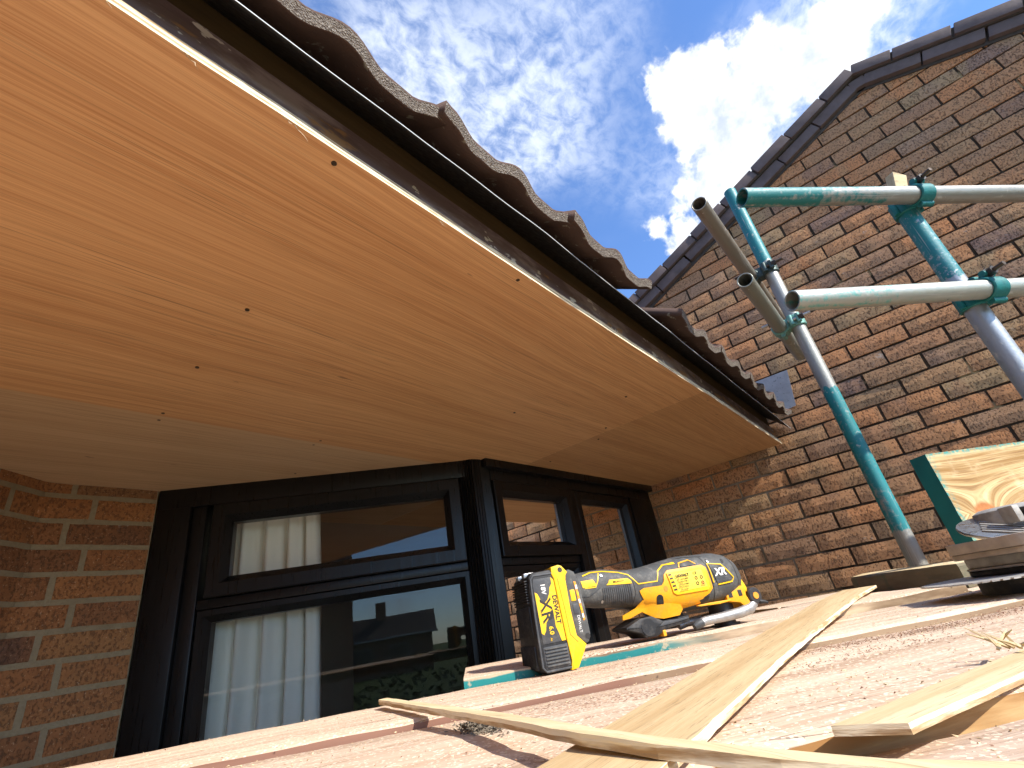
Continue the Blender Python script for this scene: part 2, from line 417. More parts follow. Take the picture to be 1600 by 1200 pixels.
def tube_mat(name, bands, metal_a=(0.25, 0.245, 0.22), metal_b=(0.43, 0.42, 0.375), teal=(0.003, 0.115, 0.115), teal2=(0.018, 0.235, 0.23), wear=0.5, rust=0.1, scr=0.0):
    """galvanised scaffold tube, teal paint bands along local z, worn"""
    def f(g, b):
        c = objco(g)
        sep = g.n.new('ShaderNodeSeparateXYZ'); g.l.new(c, sep.inputs[0])
        z = g.math('ADD', sep.outputs[2], g.math('MULTIPLY', g.math('SUBTRACT', g.noise(c, 40, 4), 0.5), 0.055))
        sp = g.noise(c, 160, 4, 0.6); st = g.noise(g.scale(c, 40, 40, 3), 1, 5, 0.6)
        col = g.mix(g.math('ADD', g.math('MULTIPLY', sp, 0.5), g.math('MULTIPLY', st, 0.5)), metal_a, metal_b)
        col = g.mix(g.mapr(g.noise(g.scale(c, 30, 30, 9), 1, 5), 0.56, 0.72, 0, rust), col, (0.20, 0.11, 0.055))
        spl = g.math('MULTIPLY', g.mapr(g.noise(c, 65, 4, 0.6), 0.60, 0.66), g.mapr(g.noise(g.scale(c, 9, 9, 4), 1, 3), 0.45, 0.6))
        lines = g.math('MULTIPLY', g.mapr(g.noise(g.scale(c, 260, 260, 6), 1, 2), 0.62, 0.68), g.mapr(g.noise(g.scale(c, 30, 30, 5), 1, 3), 0.45, 0.6))
        rs_ = g.mapr(g.noise(c, 110, 4, 0.7), 0.66, 0.72, 0, 0.6)
        pm = None
        for z0, z1, amt in bands:
            e = g.math('MULTIPLY', g.mapr(z, z0 - 0.004, z0 + 0.004), g.mapr(z, z1 - 0.004, z1 + 0.004, 1, 0))
            wn = g.math('ADD', g.math('MULTIPLY', st, 0.6), g.math('MULTIPLY', g.noise(c, 70, 5, 0.7), 0.5))
            e = g.math('MULTIPLY', e, g.mapr(wn, amt - 0.10, amt + 0.06, 1, 0))
            pm = e if pm is None else g.math('MAXIMUM', pm, e)
        rough = g.mapr(sp, 0.3, 0.7, 0.38, 0.55)
        met = 0.55
        if pm is not None:
            if scr:
                sc = g.mapr(g.noise(g.scale(c, 90, 90, 120), 1, 3, 0.5), 0.56, 0.62)
                sc = g.math('MULTIPLY', sc, g.mapr(g.noise(c, 25, 3), 0.42, 0.6))
                pm = g.math('MULTIPLY', pm, g.math('SUBTRACT', 1.0, g.math('MULTIPLY', sc, scr)))
            col = g.mix(pm, col, g.mix(st, teal, teal2))
            met = g.math('SUBTRACT', 0.55, g.math('MULTIPLY', pm, 0.55))
            rough = g.math('ADD', rough, g.math('MULTIPLY', pm, 0.05))
        col = g.mix(g.math('MULTIPLY', lines, 0.6), col, (0.62, 0.62, 0.58))
        col = g.mix(rs_, col, (0.13, 0.07, 0.035))
        col = g.mix(g.math('MULTIPLY', spl, 0.75), col, (0.52, 0.50, 0.45))
        met = g.math('MULTIPLY', met, g.math('SUBTRACT', 1.0, spl))
        rough = g.math('ADD', rough, g.math('MULTIPLY', spl, 0.35))
        setb(g, b, col, rough, met, g.bump(g.math('ADD', sp, g.math('ADD', st, spl)), 0.35, 0.0010), 0.5)
    return mat(name, f)

def brick_mat(name, ramp, speck=0.75, contrast=0.6, bump=0.9, grit=1.0):
    def f(g, b):
        c = objco(g)
        r1 = g.node('ShaderNodeObjectInfo', 'Random'); r2 = g.node('ShaderNodeNewGeometry', 'Random Per Island')
        r = g.math('FRACT', g.math('ADD', g.math('MULTIPLY', r1, 7.31), g.math('MULTIPLY', r2, 3.7)))
        off = g.node('ShaderNodeCombineXYZ', 0, {0: g.math('MULTIPLY', r1, 91.0), 1: g.math('MULTIPLY', r, 17.0), 2: g.math('MULTIPLY', r1, 53.0)})
        cc = g.vmath('ADD', c, off)
        col = g.ramp(r, ramp)
        col2 = g.ramp(g.math('FRACT', g.math('ADD', g.math('MULTIPLY', r, 5.3), 0.37)), ramp)
        patch = g.mapr(g.noise(g.scale(cc, 1, 1, 0.5), 9, 3, 0.5), 0.44, 0.62)
        col = g.mix(g.math('MULTIPLY', patch, contrast), col, col2)
        n = g.noise(cc, 55, 5, 0.7)
        col = g.mix(0.8, col, g.mix(n, (0.72, 0.72, 0.72), (1.42, 1.40, 1.34)), 'MULTIPLY')
        # pits and drag marks of a rustic wire-cut face
        drag = g.noise(g.scale(cc, 150, 150, 95), 1, 4, 0.7, 0.15)
        pits = g.mapr(drag, 0.40, 0.49, 1, 0)
        sp = g.mapr(g.voro(cc, 120), 0.19, 0.10)
        pit = g.math('MAXIMUM', g.math('MULTIPLY', pits, 0.8), g.math('MULTIPLY', sp, g.mapr(n, 0.4, 0.6)))
        col = g.mix(g.math('MULTIPLY', pit, speck), col, (0.045, 0.03, 0.024))
        lite = g.mapr(g.noise(cc, 210, 3, 0.5), 0.62, 0.72)
        col = g.mix(g.math('MULTIPLY', lite, 0.35), col, (0.60, 0.42, 0.27))
        # lime bloom and mortar smears here and there
        sm = g.math('MULTIPLY', g.mapr(g.noise(cc, 13, 4, 0.6), 0.66, 0.74), g.mapr(g.noise(cc, 90, 4), 0.45, 0.6))
        col = g.mix(g.math('MULTIPLY', sm, 0.55), col, (0.52, 0.49, 0.44))
        h = g.math('ADD', g.math('MULTIPLY', g.math('SUBTRACT', 1.0, pit), 0.8), g.math('ADD', g.math('MULTIPLY', n, 0.7), g.math('MULTIPLY', drag, 0.5 * grit)))
        setb(g, b, col, 0.92, 0, g.bump(h, bump, 0.0022), 0.12)
    return mat(name, f)
GB = brick_mat('gable_brick', [(0.0, (0.62, 0.275, 0.12)), (0.16, (0.57, 0.285, 0.135)), (0.3, (0.51, 0.275, 0.14)), (0.45, (0.48, 0.315, 0.165)),
                               (0.58, (0.42, 0.25, 0.14)), (0.72, (0.60, 0.295, 0.14)), (0.86, (0.37, 0.225, 0.14)), (0.95, (0.30, 0.185, 0.14)), (1.0, (0.50, 0.30, 0.17))])
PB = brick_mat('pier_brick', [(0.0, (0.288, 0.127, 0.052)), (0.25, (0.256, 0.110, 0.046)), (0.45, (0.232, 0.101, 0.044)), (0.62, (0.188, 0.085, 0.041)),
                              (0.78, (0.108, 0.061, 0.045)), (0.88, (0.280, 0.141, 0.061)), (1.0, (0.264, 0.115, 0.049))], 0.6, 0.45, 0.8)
def mortar_gable(g, b):
    c = objco(g)
    sep = g.n.new('ShaderNodeSeparateXYZ'); g.l.new(c, sep.inputs[0])
    n = g.noise(c, 60, 5, 0.65); big = g.noise(c, 3.5, 4)
    pale = g.mix(n, (0.25, 0.205, 0.145), (0.38, 0.33, 0.245))
    dirty = g.mix(n, (0.035, 0.027, 0.020), (0.10, 0.075, 0.05))
    dirty = g.mix(g.mapr(g.noise(c, 7, 4), 0.60, 0.70), dirty, (0.42, 0.32, 0.17))
    # rain-washed joints stay dark; the sheltered corner under the eaves keeps its pale mortar
    y = g.math('ADD', sep.outputs[1], g.math('MULTIPLY', g.math('SUBTRACT', big, 0.5), 0.18))
    sh = g.math('MULTIPLY', g.mapr(y, 0.37, 0.50), g.mapr(sep.outputs[2], 0.60, 0.78, 1, 0))
    setb(g, b, g.mix(sh, dirty, pale), 0.95, 0, g.bump(n, 1.0, 0.003), 0.1)
MG = mat('gable_mortar', mortar_gable)
def mortar_pier(g, b):
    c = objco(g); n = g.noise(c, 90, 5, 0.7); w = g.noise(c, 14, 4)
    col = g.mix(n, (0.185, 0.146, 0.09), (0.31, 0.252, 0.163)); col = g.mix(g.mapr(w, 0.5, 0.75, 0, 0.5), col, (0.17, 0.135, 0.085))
    setb(g, b, col, 0.95, 0, g.bump(g.math('ADD', n, w), 1.0, 0.003), 0.1)
MP = mat('pier_mortar', mortar_pier)

def tile_mat(name, base, grit=(0.30, 0.27, 0.245)):
    def f(g, b):
        c = objco(g)
        r1 = g.node('ShaderNodeObjectInfo', 'Random')
        n = g.noise(c, 22, 5, 0.65); s = g.noise(c, 260, 4, 0.7); l = g.noise(c, 45, 4)
        col = g.mix(n, tuple(x * 0.7 for x in base), tuple(x * 1.3 for x in base))
        nz = g.node('ShaderNodeNewGeometry', 'Normal')
        col = g.mix(g.math('MULTIPLY', g.math('SUBTRACT', r1, 0.5), 0.3, clamp=True), col, (0.16, 0.10, 0.08))
        col = g.mix(g.mapr(l, 0.62, 0.70, 0, 0.5), col, (0.40, 0.41, 0.33))
        setb(g, b, col, 0.95, 0, g.bump(g.math('ADD', s, n), 0.6, 0.002), 0.1)
    return mat(name, f)
TILE = tile_mat('brown_concrete_tile', (0.105, 0.070, 0.058))
def tile_nose(g, b):
    c = objco(g); n = g.noise(c, 260, 5, 0.75); v = g.voro(c, 420)
    col = g.mix(g.mapr(n, 0.3, 0.7), (0.15, 0.118, 0.098), (0.38, 0.335, 0.285)); col = g.mix(g.mapr(v, 0.1, 0.25, 0.6, 0), col, (0.05, 0.04, 0.035))
    setb(g, b, col, 0.97, 0, g.bump(g.math('ADD', n, v), 1.0, 0.006), 0.08)
NOSE = mat('broken_granular_tile_edge', tile_nose)
VERGE = m_flat('dark_brown_verge_tile', (0.145, 0.108, 0.098), 0.75, 0, 0.45, 16, 0.5, 120, 0.3)
def fascia_m(g, b):
    c = objco(g); n = g.noise(g.scale(c, 4, 60, 60), 1, 5, 0.65); w = g.noise(g.scale(c, 7, 22, 22), 1, 5, 0.6)
    col = g.mix(n, (0.085, 0.052, 0.050), (0.19, 0.135, 0.130))
    col = g.mix(g.mapr(w, 0.48, 0.66, 0, 0.7), col, (0.33, 0.27, 0.265))
    col = g.mix(g.mapr(g.noise(g.scale(c, 9, 30, 30, loc=(3, 0, 0)), 1, 4), 0.60, 0.64, 0, 0.85), col, (0.30, 0.17, 0.08))
    col = g.mix(g.mapr(g.noise(g.scale(c, 22, 40, 40, loc=(8, 0, 0)), 1, 4), 0.63, 0.66, 0, 0.85), col, (0.62, 0.57, 0.50))
    setb(g, b, col, 0.7, 0, g.bump(g.math('ADD', n, w), 0.7, 0.002), 0.3)
FASC = mat('peeling_purple_brown_fascia', fascia_m)
def olive_m(g, b):
    c = objco(g); n = g.noise(g.scale(c, 5, 90, 60), 1, 5, 0.6); w = g.noise(g.scale(c, 3, 9, 9), 1, 4)
    col = g.mix(n, (0.045, 0.030, 0.012), (0.14, 0.095, 0.04)); col = g.mix(g.mapr(w, 0.55, 0.7, 0, 0.6), col, (0.03, 0.022, 0.016))
    setb(g, b, col, 0.8, 0, g.bump(n, 0.6, 0.002), 0.2)
OLIVE = mat('weathered_olive_batten', olive_m)
FELT = m_flat('black_roofing_felt', (0.008, 0.008, 0.009), 0.6, 0, 0.3, 40, 0.3, 120, 0.4)
LIP = m_flat('painted_lit_felt_lip', (0.58, 0.60, 0.60), 0.35, 0, 0.3, 60)  # lit edge of the black felt, put in as a pale colour
def lead_m(g, b):
    c = objco(g); n = g.noise(c, 22, 5, 0.6); s = g.noise(c, 70, 4, 0.7)
    col = g.mix(n, (0.22, 0.23, 0.25), (0.42, 0.43, 0.45)); col = g.mix(g.mapr(s, 0.62, 0.68), col, (0.07, 0.07, 0.08))
    setb(g, b, col, 0.55, 0.4, g.bump(n, 0.4, 0.003), 0.5)
LEAD = mat('lead_sheet', lead_m)
def upvc(g, b):
    c = objco(g); n = g.noise(g.scale(c, 160, 160, 7), 1, 5, 0.6)
    setb(g, b, g.mix(n, (0.0035, 0.0032, 0.0033), (0.009, 0.0085, 0.0085)), g.mapr(n, 0.3, 0.7, 0.26, 0.40), 0, g.bump(n, 0.25, 0.0006), 0.3)
UPVC = mat('black_woodgrain_upvc', upvc)
def glass_m(g, b):
    # thin pane: transparent straight through, mirror part by the angle of the light
    t = g.t; out = t.nodes['Material Output']; t.nodes.remove(b)
    tr = t.nodes.new('ShaderNodeBsdfTransparent'); tr.inputs[0].default_value = (0.95, 0.97, 0.96, 1)
    gl = t.nodes.new('ShaderNodeBsdfGlossy'); gl.inputs['Roughness'].default_value = 0.0; gl.inputs[0].default_value = (1, 1, 1, 1)
    c = objco(g)
    g.l.new(g.bump(g.noise(c, 2.2, 2), 0.02, 0.01), gl.inputs['Normal'])
    fr = t.nodes.new('ShaderNodeFresnel'); fr.inputs[0].default_value = 1.52
    mx = t.nodes.new('ShaderNodeMixShader')
    g.l.new(g.math('ADD', g.math('MULTIPLY', fr.outputs[0], 1.1), 0.005), mx.inputs[0]); g.l.new(tr.outputs[0], mx.inputs[1]); g.l.new(gl.outputs[0], mx.inputs[2])
    g.l.new(mx.outputs[0], out.inputs[0])
GLASS = mat('window_glass', glass_m)
def curtain_m(g, b):
    c = objco(g); n = g.noise(g.scale(c, 300, 300, 300), 1, 3); w = g.noise(g.scale(c, 12, 12, 2), 1, 4)
    col = g.mix(w, (0.80, 0.79, 0.70), (0.90, 0.89, 0.81))
    setb(g, b, col, 0.95, 0, g.bump(n, 0.2, 0.0006), 0.1)
CURT = mat('pale_curtain_cloth', curtain_m)
def dusty(name, base, dust=(0.40, 0.34, 0.27), amt=0.35, rough=0.65):
    def f(g, b):
        c = objco(g); n = g.noise(c, 75, 5, 0.7); s = g.noise(c, 500, 3)
        col = g.mix(s, tuple(x * 0.8 for x in base), tuple(x * 1.25 for x in base))
        col = g.mix(g.mapr(n, 0.45, 0.78, 0, amt), col, dust)
        setb(g, b, col, rough, 0, g.bump(s, 0.3, 0.0004), 0.35)
    return mat(name, f)
YEL = dusty('yellow_plastic', (0.78, 0.345, 0.008), (0.34, 0.22, 0.10), 0.30, 0.45)
YELB = dusty('bright_yellow_plastic', (0.82, 0.48, 0.010), (0.40, 0.29, 0.12), 0.22, 0.45)
GREY = dusty('grey_rubber_grip', (0.065, 0.065, 0.062), (0.30, 0.28, 0.24), 0.45)
BLK = dusty('black_plastic', (0.012, 0.012, 0.013), (0.26, 0.23, 0.19), 0.22, 0.55)
DGREY = dusty('dark_grey_plastic', (0.05, 0.052, 0.055), (0.30, 0.28, 0.25), 0.22, 0.5)
PRINT = m_flat('black_print', (0.015, 0.012, 0.01), 0.6, 0, 0.05)
WPRINT = m_flat('white_print', (0.75, 0.73, 0.68), 0.6, 0, 0.05)
ORG = m_flat('orange_indicator', (0.80, 0.30, 0.02), 0.5, 0, 0.05)
CAST = m_flat('dusty_cast_aluminium', (0.40, 0.375, 0.335), 0.55, 0.3, 0.6, 70, 0.7, 150)
CASTT = m_flat('tan_dusty_aluminium', (0.44, 0.36, 0.28), 0.7, 0.15, 0.5, 45, 0.6, 120)
STEEL = m_flat('worn_steel', (0.42, 0.42, 0.41), 0.35, 0.85, 0.3, 80, 0.3, 300)
DSTEEL = m_flat('dark_steel', (0.05, 0.045, 0.042), 0.45, 0.5, 0.4, 60, 0.3, 300)
SCREW = m_flat('blackened_screw', (0.09, 0.065, 0.045), 0.45, 0.6, 0.3, 200)
COUPT = m_flat('teal_painted_coupler', (0.008, 0.16, 0.155), 0.5, 0.1, 0.55, 60, 0.6, 120)
COUPM = m_flat('mint_worn_coupler', (0.16, 0.36, 0.31), 0.5, 0.25, 0.5, 60, 0.6, 120)
COUPD = m_flat('dark_coupler', (0.055, 0.085, 0.08), 0.5, 0.35, 0.6, 60, 0.6, 120)

# ------------------------------------------------------------------ ground
def grass_m(g, b):
    c = objco(g); n = g.noise(c, 3, 5); f = g.noise(c, 60, 4)
    setb(g, b, g.mix(g.math('ADD', g.math('MULTIPLY', n, 0.5), g.math('MULTIPLY', f, 0.5)), (0.03, 0.055, 0.015), (0.10, 0.15, 0.045)), 0.95, 0, g.bump(f, 1, 0.03), 0.1)
GRASS = mat('lawn', grass_m)
GZ = -1.75
gm = MB(); gm.add([(-400, -400, GZ), (400, -400, GZ), (400, 400, GZ), (-400, 400, GZ)], [(0, 1, 2, 3)])
tag(gm.build('ground', GRASS), kind='structure')
PAVE = m_flat('pale_bounce_paving', (0.34, 0.31, 0.27), 0.9, 0, 0.2, 4, 0.5, 60, 0.2)
pv = MB(); pv.box(-7, 2.5, -4.2, 1.0, GZ, GZ + 0.05)  # unseen paving, added to bounce sunlight up under the soffit
tag(pv.build('bounce_patio', PAVE), kind='structure')

# ------------------------------------------------------------------ bricks
def brick_mesh(name, L, H, D, seed, material, nx=5, nz=2, jit=0.0016):
    """front face at y=0 looking -y, centre at origin, irregular arrises"""
    rr = random.Random(seed); vs = []; idx = {}
    for j in range(nz + 1):
        for i in range(nx + 1):
            x = -L / 2 + L * i / nx; z = -H / 2 + H * j / nz; y = rr.uniform(-0.0008, 0.0008)
            if i in (0, nx): x -= math.copysign(rr.uniform(0, jit), x); y = rr.uniform(0.0012, 0.004)
            elif 0 < i < nx: x += rr.uniform(-0.006, 0.006)
            if j in (0, nz): z -= math.copysign(rr.uniform(0, jit), z); y = max(y, rr.uniform(0.001, 0.0035))
            idx[i, j] = len(vs); vs.append((x, y, z))
    fs = [(idx[i, j], idx[i + 1, j], idx[i + 1, j + 1], idx[i, j + 1]) for i in range(nx) for j in range(nz)]
    rim = [idx[i, 0] for i in range(nx + 1)] + [idx[nx, j] for j in range(1, nz + 1)] + [idx[i, nz] for i in range(nx - 1, -1, -1)] + [idx[0, j] for j in range(nz - 1, 0, -1)]
    b = len(vs); vs += [(vs[i][0], D, vs[i][2]) for i in rim]
    n = len(rim); fs += [(rim[k], b + k, b + (k + 1) % n, rim[(k + 1) % n]) for k in range(n)]
    return fix(mesh_data(name, vs, fs, material))

def clip_poly(poly, a, b, c):
    """keep a*y + b*z <= c"""
    out = []
    for i in range(len(poly)):
        p, q = poly[i], poly[(i + 1) % len(poly)]
        dp = a * p[0] + b * p[1] - c; dq = a * q[0] + b * q[1] - c
        if dp <= 0: out.append(p)
        if dp * dq < 0:
            t = dp / (dp - dq); out.append((p[0] + t * (q[0] - p[0]), p[1] + t * (q[1] - p[1])))
    return out

# ------------------------------------------------------------------ gable wall (faces -X at X = 2.58)
XG = 2.58; PIT = 0.0757; BP = 0.2235; JT = 0.0080
APY, APZ, ML, MR = -0.627, 2.150, 0.402, 0.385
def verge_z(y): return APZ - (ML * (y - APY) if y > APY else MR * (APY - y))
gable = empty('gable_wall', (XG, 0, GZ))
tag(gable, 'tall weathered orange-brown brick gable wall at the right, under dark verge tiles', 'wall')
gp = bpy.data.objects
mb = MB()
yl, yr = -2.6, 1.6
prof = [(yl, GZ), (yr, GZ), (yr, verge_z(yr)), (APY, APZ), (yl, verge_z(yl))]
def world_child(mbx, name, material, parent, off, **kw):
    o = mbx.build(name, material, parent, **kw)
    o.matrix_parent_inverse = Matrix.Translation(-Vector(off)); return o
rec = 0.0085
vs = [(XG + rec, y, z) for y, z in prof] + [(XG + 0.24, y, z) for y, z in prof]
mb.add(vs, [tuple(range(5)), tuple(range(9, 4, -1))] + [(i, (i + 1) % 5, 5 + (i + 1) % 5, 5 + i) for i in range(5)])
world_child(mb, 'mortar', MG, gable, (XG, 0, GZ))
full = [brick_mesh('brick', BP - JT, PIT - JT, 0.03, 100 + i, GB) for i in range(14)]
rest = MB()
def project(P):
    d = Vector(P); z = d.dot(fwd)
    if z < 0.02: return None
    return (800 + 758.147 * d.dot(right) / z, 600 + 758.147 * d.dot(down) / z)
rb = random.Random(3); nb = 0
k0 = int((0.343 - GZ) / PIT)
for k in range(-k0, 30):
    zc = 0.343 + k * PIT
    ph = 0.969 if k % 2 == 0 else 0.857
    j = math.floor((yl - ph) / BP)
    while ph + j * BP < yr:
        y0 = ph + j * BP + JT / 2; y1 = y0 + BP - JT; j += 1
        z0 = zc - PIT / 2 + JT / 2; z1 = zc + PIT / 2 - JT / 2
        y0c, y1c = max(y0, yl), min(y1, yr)
        if y1c - y0c < 0.02: continue
        poly = [(y0c, z0), (y1c, z0), (y1c, z1), (y0c, z1)]
        poly = clip_poly(poly, ML, 1, APZ + ML * APY - 0.004)
        poly = clip_poly(poly, -MR, 1, APZ - MR * APY - 0.004) if len(poly) >= 3 else poly
        if len(poly) < 3: continue
        yc = (y0c + y1c) / 2
        whole = len(poly) == 4 and abs(y1c - y0c - (BP - JT)) < 1e-6 and max(p[1] for p in poly) > z1 - 1e-6 and all(p in ((y0c, z0), (y1c, z0), (y1c, z1), (y0c, z1)) for p in poly)
        p = project((XG, yc, zc))
        vis = p is not None and -60 < p[0] < 1660 and -60 < p[1] < 1000 and (yc < 1.16)
        dx = rb.uniform(-0.0022, 0.0022); ry = rb.uniform(-0.006, 0.006)
        if vis and nb < 300:
            if whole:
                o = obj('brick', full[rb.randrange(14)], gable, (dx, yc + rb.uniform(-0.0015, 0.0015), zc - GZ + rb.uniform(-0.001, 0.001)), (ry, 0, -math.pi / 2))
                nb += 1
            else:
                n = len(poly); cy = sum(q[0] for q in poly) / n; cz = sum(q[1] for q in poly) / n
                if (max(q[0] for q in poly) - min(q[0] for q in poly)) < 0.012: continue
                vsb = [(0.0, q[0] - cy, q[1] - cz) for q in poly] + [(0.03, q[0] - cy, q[1] - cz) for q in poly]
                fsb = [tuple(range(n))] + [(i, (i + 1) % n, n + (i + 1) % n, n + i) for i in range(n)]
                me = fix(mesh_data('brick', vsb, fsb, GB))
                obj('brick', me, gable, (dx, cy, cz - GZ)); nb += 1
        else:
            n = len(poly)
            rest.add([(XG + dx, q[0], q[1]) for q in poly] + [(XG + 0.03, q[0], q[1]) for q in poly], [tuple(range(n))] + [(i, (i + 1) % n, n + (i + 1) % n, n + i) for i in range(n)])
ro = world_child(rest, 'outlying_bricks', GB, gable, (XG, 0, GZ)); ro['kind'] = 'stuff'

# verge: two courses of dark tiles stepping out over the wall head, roof slope behind
verge = empty('gable_verge', (XG, APY, APZ)); tag(verge, 'double course of dark brown verge tiles along the gable slope', 'roof verge')
rv = random.Random(5)
def verge_run(sign, m, length, course):
    L = 0.226; th = 0.060
    ang = math.atan(m)
    off = 0.0 if course == 0 else 0.11
    s = 0.012 - (off if course else 0)
    while s < length:
        a = max(s, -(0.006 + course * (th + 0.007) + th * 0.5) * m - (0.014 if course == 0 else 0.0)) + 0.004; e = s + L - 0.004 + rv.uniform(-0.003, 0.003)
        if e - a > 0.03:
            base = 0.006 + course * (th + 0.007)
            x0 = -0.030 - course * 0.026 + rv.uniform(-0.004, 0.004)
            b = MB(); b.bbox(x0, 0.22, a * sign if sign > 0 else -e, e * sign if sign > 0 else -a, base, base + th + rv.uniform(-0.002, 0.003), 0.004)
            b.build('verge_tile', VERGE, verge, rot=(-ang * sign + rv.uniform(-0.004, 0.004), 0, 0), auto=40)
        s += L
for c in (0, 1):
    verge_run(1, ML, 2.1, c); verge_run(-1, MR, 2.0, c)
ap = MB(); ap.bbox(-0.029, 0.2, -0.034, 0.034, 0.002, 0.060, 0.004); ap.build('verge_tile', VERGE, verge, auto=40)
bd = MB()      # mortar bed between wall head and tiles
for sgn, m in ((1, ML), (-1, MR)):
    a = math.atan(m) * -sgn
    M = Matrix.Rotation(a, 4, 'X')
    bd.box(-0.004, 0.22, -0.03 if sgn > 0 else -2.0, 2.0 if sgn > 0 else 0.03, -0.010, 0.062, M); bd.box(-0.036, 0.215, -0.03 if sgn > 0 else -2.0, 2.0 if sgn > 0 else 0.03, 0.0685, 0.128, M)
bd.build('mortar_bed', m_flat('grey_verge_mortar', (0.10, 0.085, 0.072), 0.95, 0, 0.4, 30, 0.8, 90, 0.1), verge)
sl = MB()
for sgn, m in ((1, ML), (-1, MR)):
    M = Matrix.Rotation(math.atan(m) * -sgn, 4, 'X')
    sl.box(0.22, 4.0, -0.03 if sgn > 0 else -3.0, 3.0 if sgn > 0 else 0.03, 0.0, 0.125, M)
sl.build('roof_slope', TILE, verge)

# ------------------------------------------------------------------ brick pier and angled return on the left
pier = empty('brick_pier', (0.22, 1.82, GZ)); tag(pier, 'orange-red brick pier with pale mortar left of the bay window', 'wall')
pb = random.Random(11)
KX, KY = 0.218, 1.82; WX = 0.487
ca, sa = math.cos(R_(40)), math.sin(R_(40))
def pier_pt(s, dep):
    """s>0 along the pier face to the window, s<0 along the angled return; dep into the wall"""
    if s >= 0: return (KX + s, KY + dep)
    return (KX + s * ca - dep * -sa * -1 * -1, KY + s * sa + dep * ca) if False else (KX + s * ca - dep * sa, KY + s * sa + dep * ca)
def pier_brick(s0, s1, z0, z1, parent):
    ss = [s0] + ([0.0] if s0 < -1e-6 and s1 > 1e-6 else []) + [s1]
    if len(ss) == 2:
        ss = [s0 + (s1 - s0) * t / 4 for t in range(5)]
    else:
        ss = [s0, s0 / 2, -0.012, 0.012, s1 / 2, s1]
    zs = [z0, (z0 + z1) / 2, z1]; vs = []; n = len(ss)
    for j, z in enumerate(zs):
        for i, s in enumerate(ss):
            d = pb.uniform(-0.0006, 0.0006)
            if i in (0, n - 1) or j in (0, 2): d = pb.uniform(0.001, 0.0035)
            s_ = s + (pb.uniform(0, 0.002) if i == 0 else (-pb.uniform(0, 0.002) if i == n - 1 else 0))
            z_ = z + (pb.uniform(0, 0.0018) if j == 0 else (-pb.uniform(0, 0.0018) if j == 2 else 0))
            x, y = pier_pt(s_, d); vs.append((x, y, z_))
    fs = [(j * n + i, j * n + i + 1, (j + 1) * n + i + 1, (j + 1) * n + i) for j in range(2) for i in range(n - 1)]
    rim = [i for i in range(n)] + [n + n - 1, 2 * n + n - 1] + [2 * n + i for i in range(n - 2, -1, -1)] + [n]
    b = len(vs)
    for i in rim:
        j, q = divmod(i, n); x, y = pier_pt(ss[q], 0.03); vs.append((x, y, vs[i][2]))
    m = len(rim); fs += [(rim[q], b + q, b + (q + 1) % m, rim[(q + 1) % m]) for q in range(m)]
    cx = sum(v[0] for v in vs) / len(vs); cy = sum(v[1] for v in vs) / len(vs); cz = sum(v[2] for v in vs) / len(vs)
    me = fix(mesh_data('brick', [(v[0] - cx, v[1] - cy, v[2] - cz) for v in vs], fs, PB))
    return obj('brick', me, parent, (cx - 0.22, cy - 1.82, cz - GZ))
PP = 0.0711; PJ = 0.0125
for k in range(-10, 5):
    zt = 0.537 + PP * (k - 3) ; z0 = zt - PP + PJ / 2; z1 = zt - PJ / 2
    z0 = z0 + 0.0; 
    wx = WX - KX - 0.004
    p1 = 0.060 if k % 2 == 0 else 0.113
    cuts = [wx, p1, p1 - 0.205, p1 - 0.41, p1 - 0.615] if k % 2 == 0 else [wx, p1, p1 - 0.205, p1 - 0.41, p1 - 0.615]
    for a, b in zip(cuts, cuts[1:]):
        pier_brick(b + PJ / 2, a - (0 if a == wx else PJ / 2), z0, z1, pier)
pm = MB()
pl = [pier_pt(-0.9, 0.0035), pier_pt(0, 0.0035), (WX - 0.002, KY + 0.0035), (WX - 0.002, KY + 0.2), (KX, KY + 0.2), pier_pt(-0.9, 0.2)]
pl[1] = (KX - 0.0012, KY + 0.0035)
n = len(pl)
pm.add([(x, y, GZ) for x, y in pl] + [(x, y, 0.575) for x, y in pl], [tuple(range(n))[::-1], tuple(range(n, 2 * n))] + [(i, (i + 1) % n, n + (i + 1) % n, n + i) for i in range(n)])
world_child(pm, 'mortar', MP, pier, (0.22, 1.82, GZ))

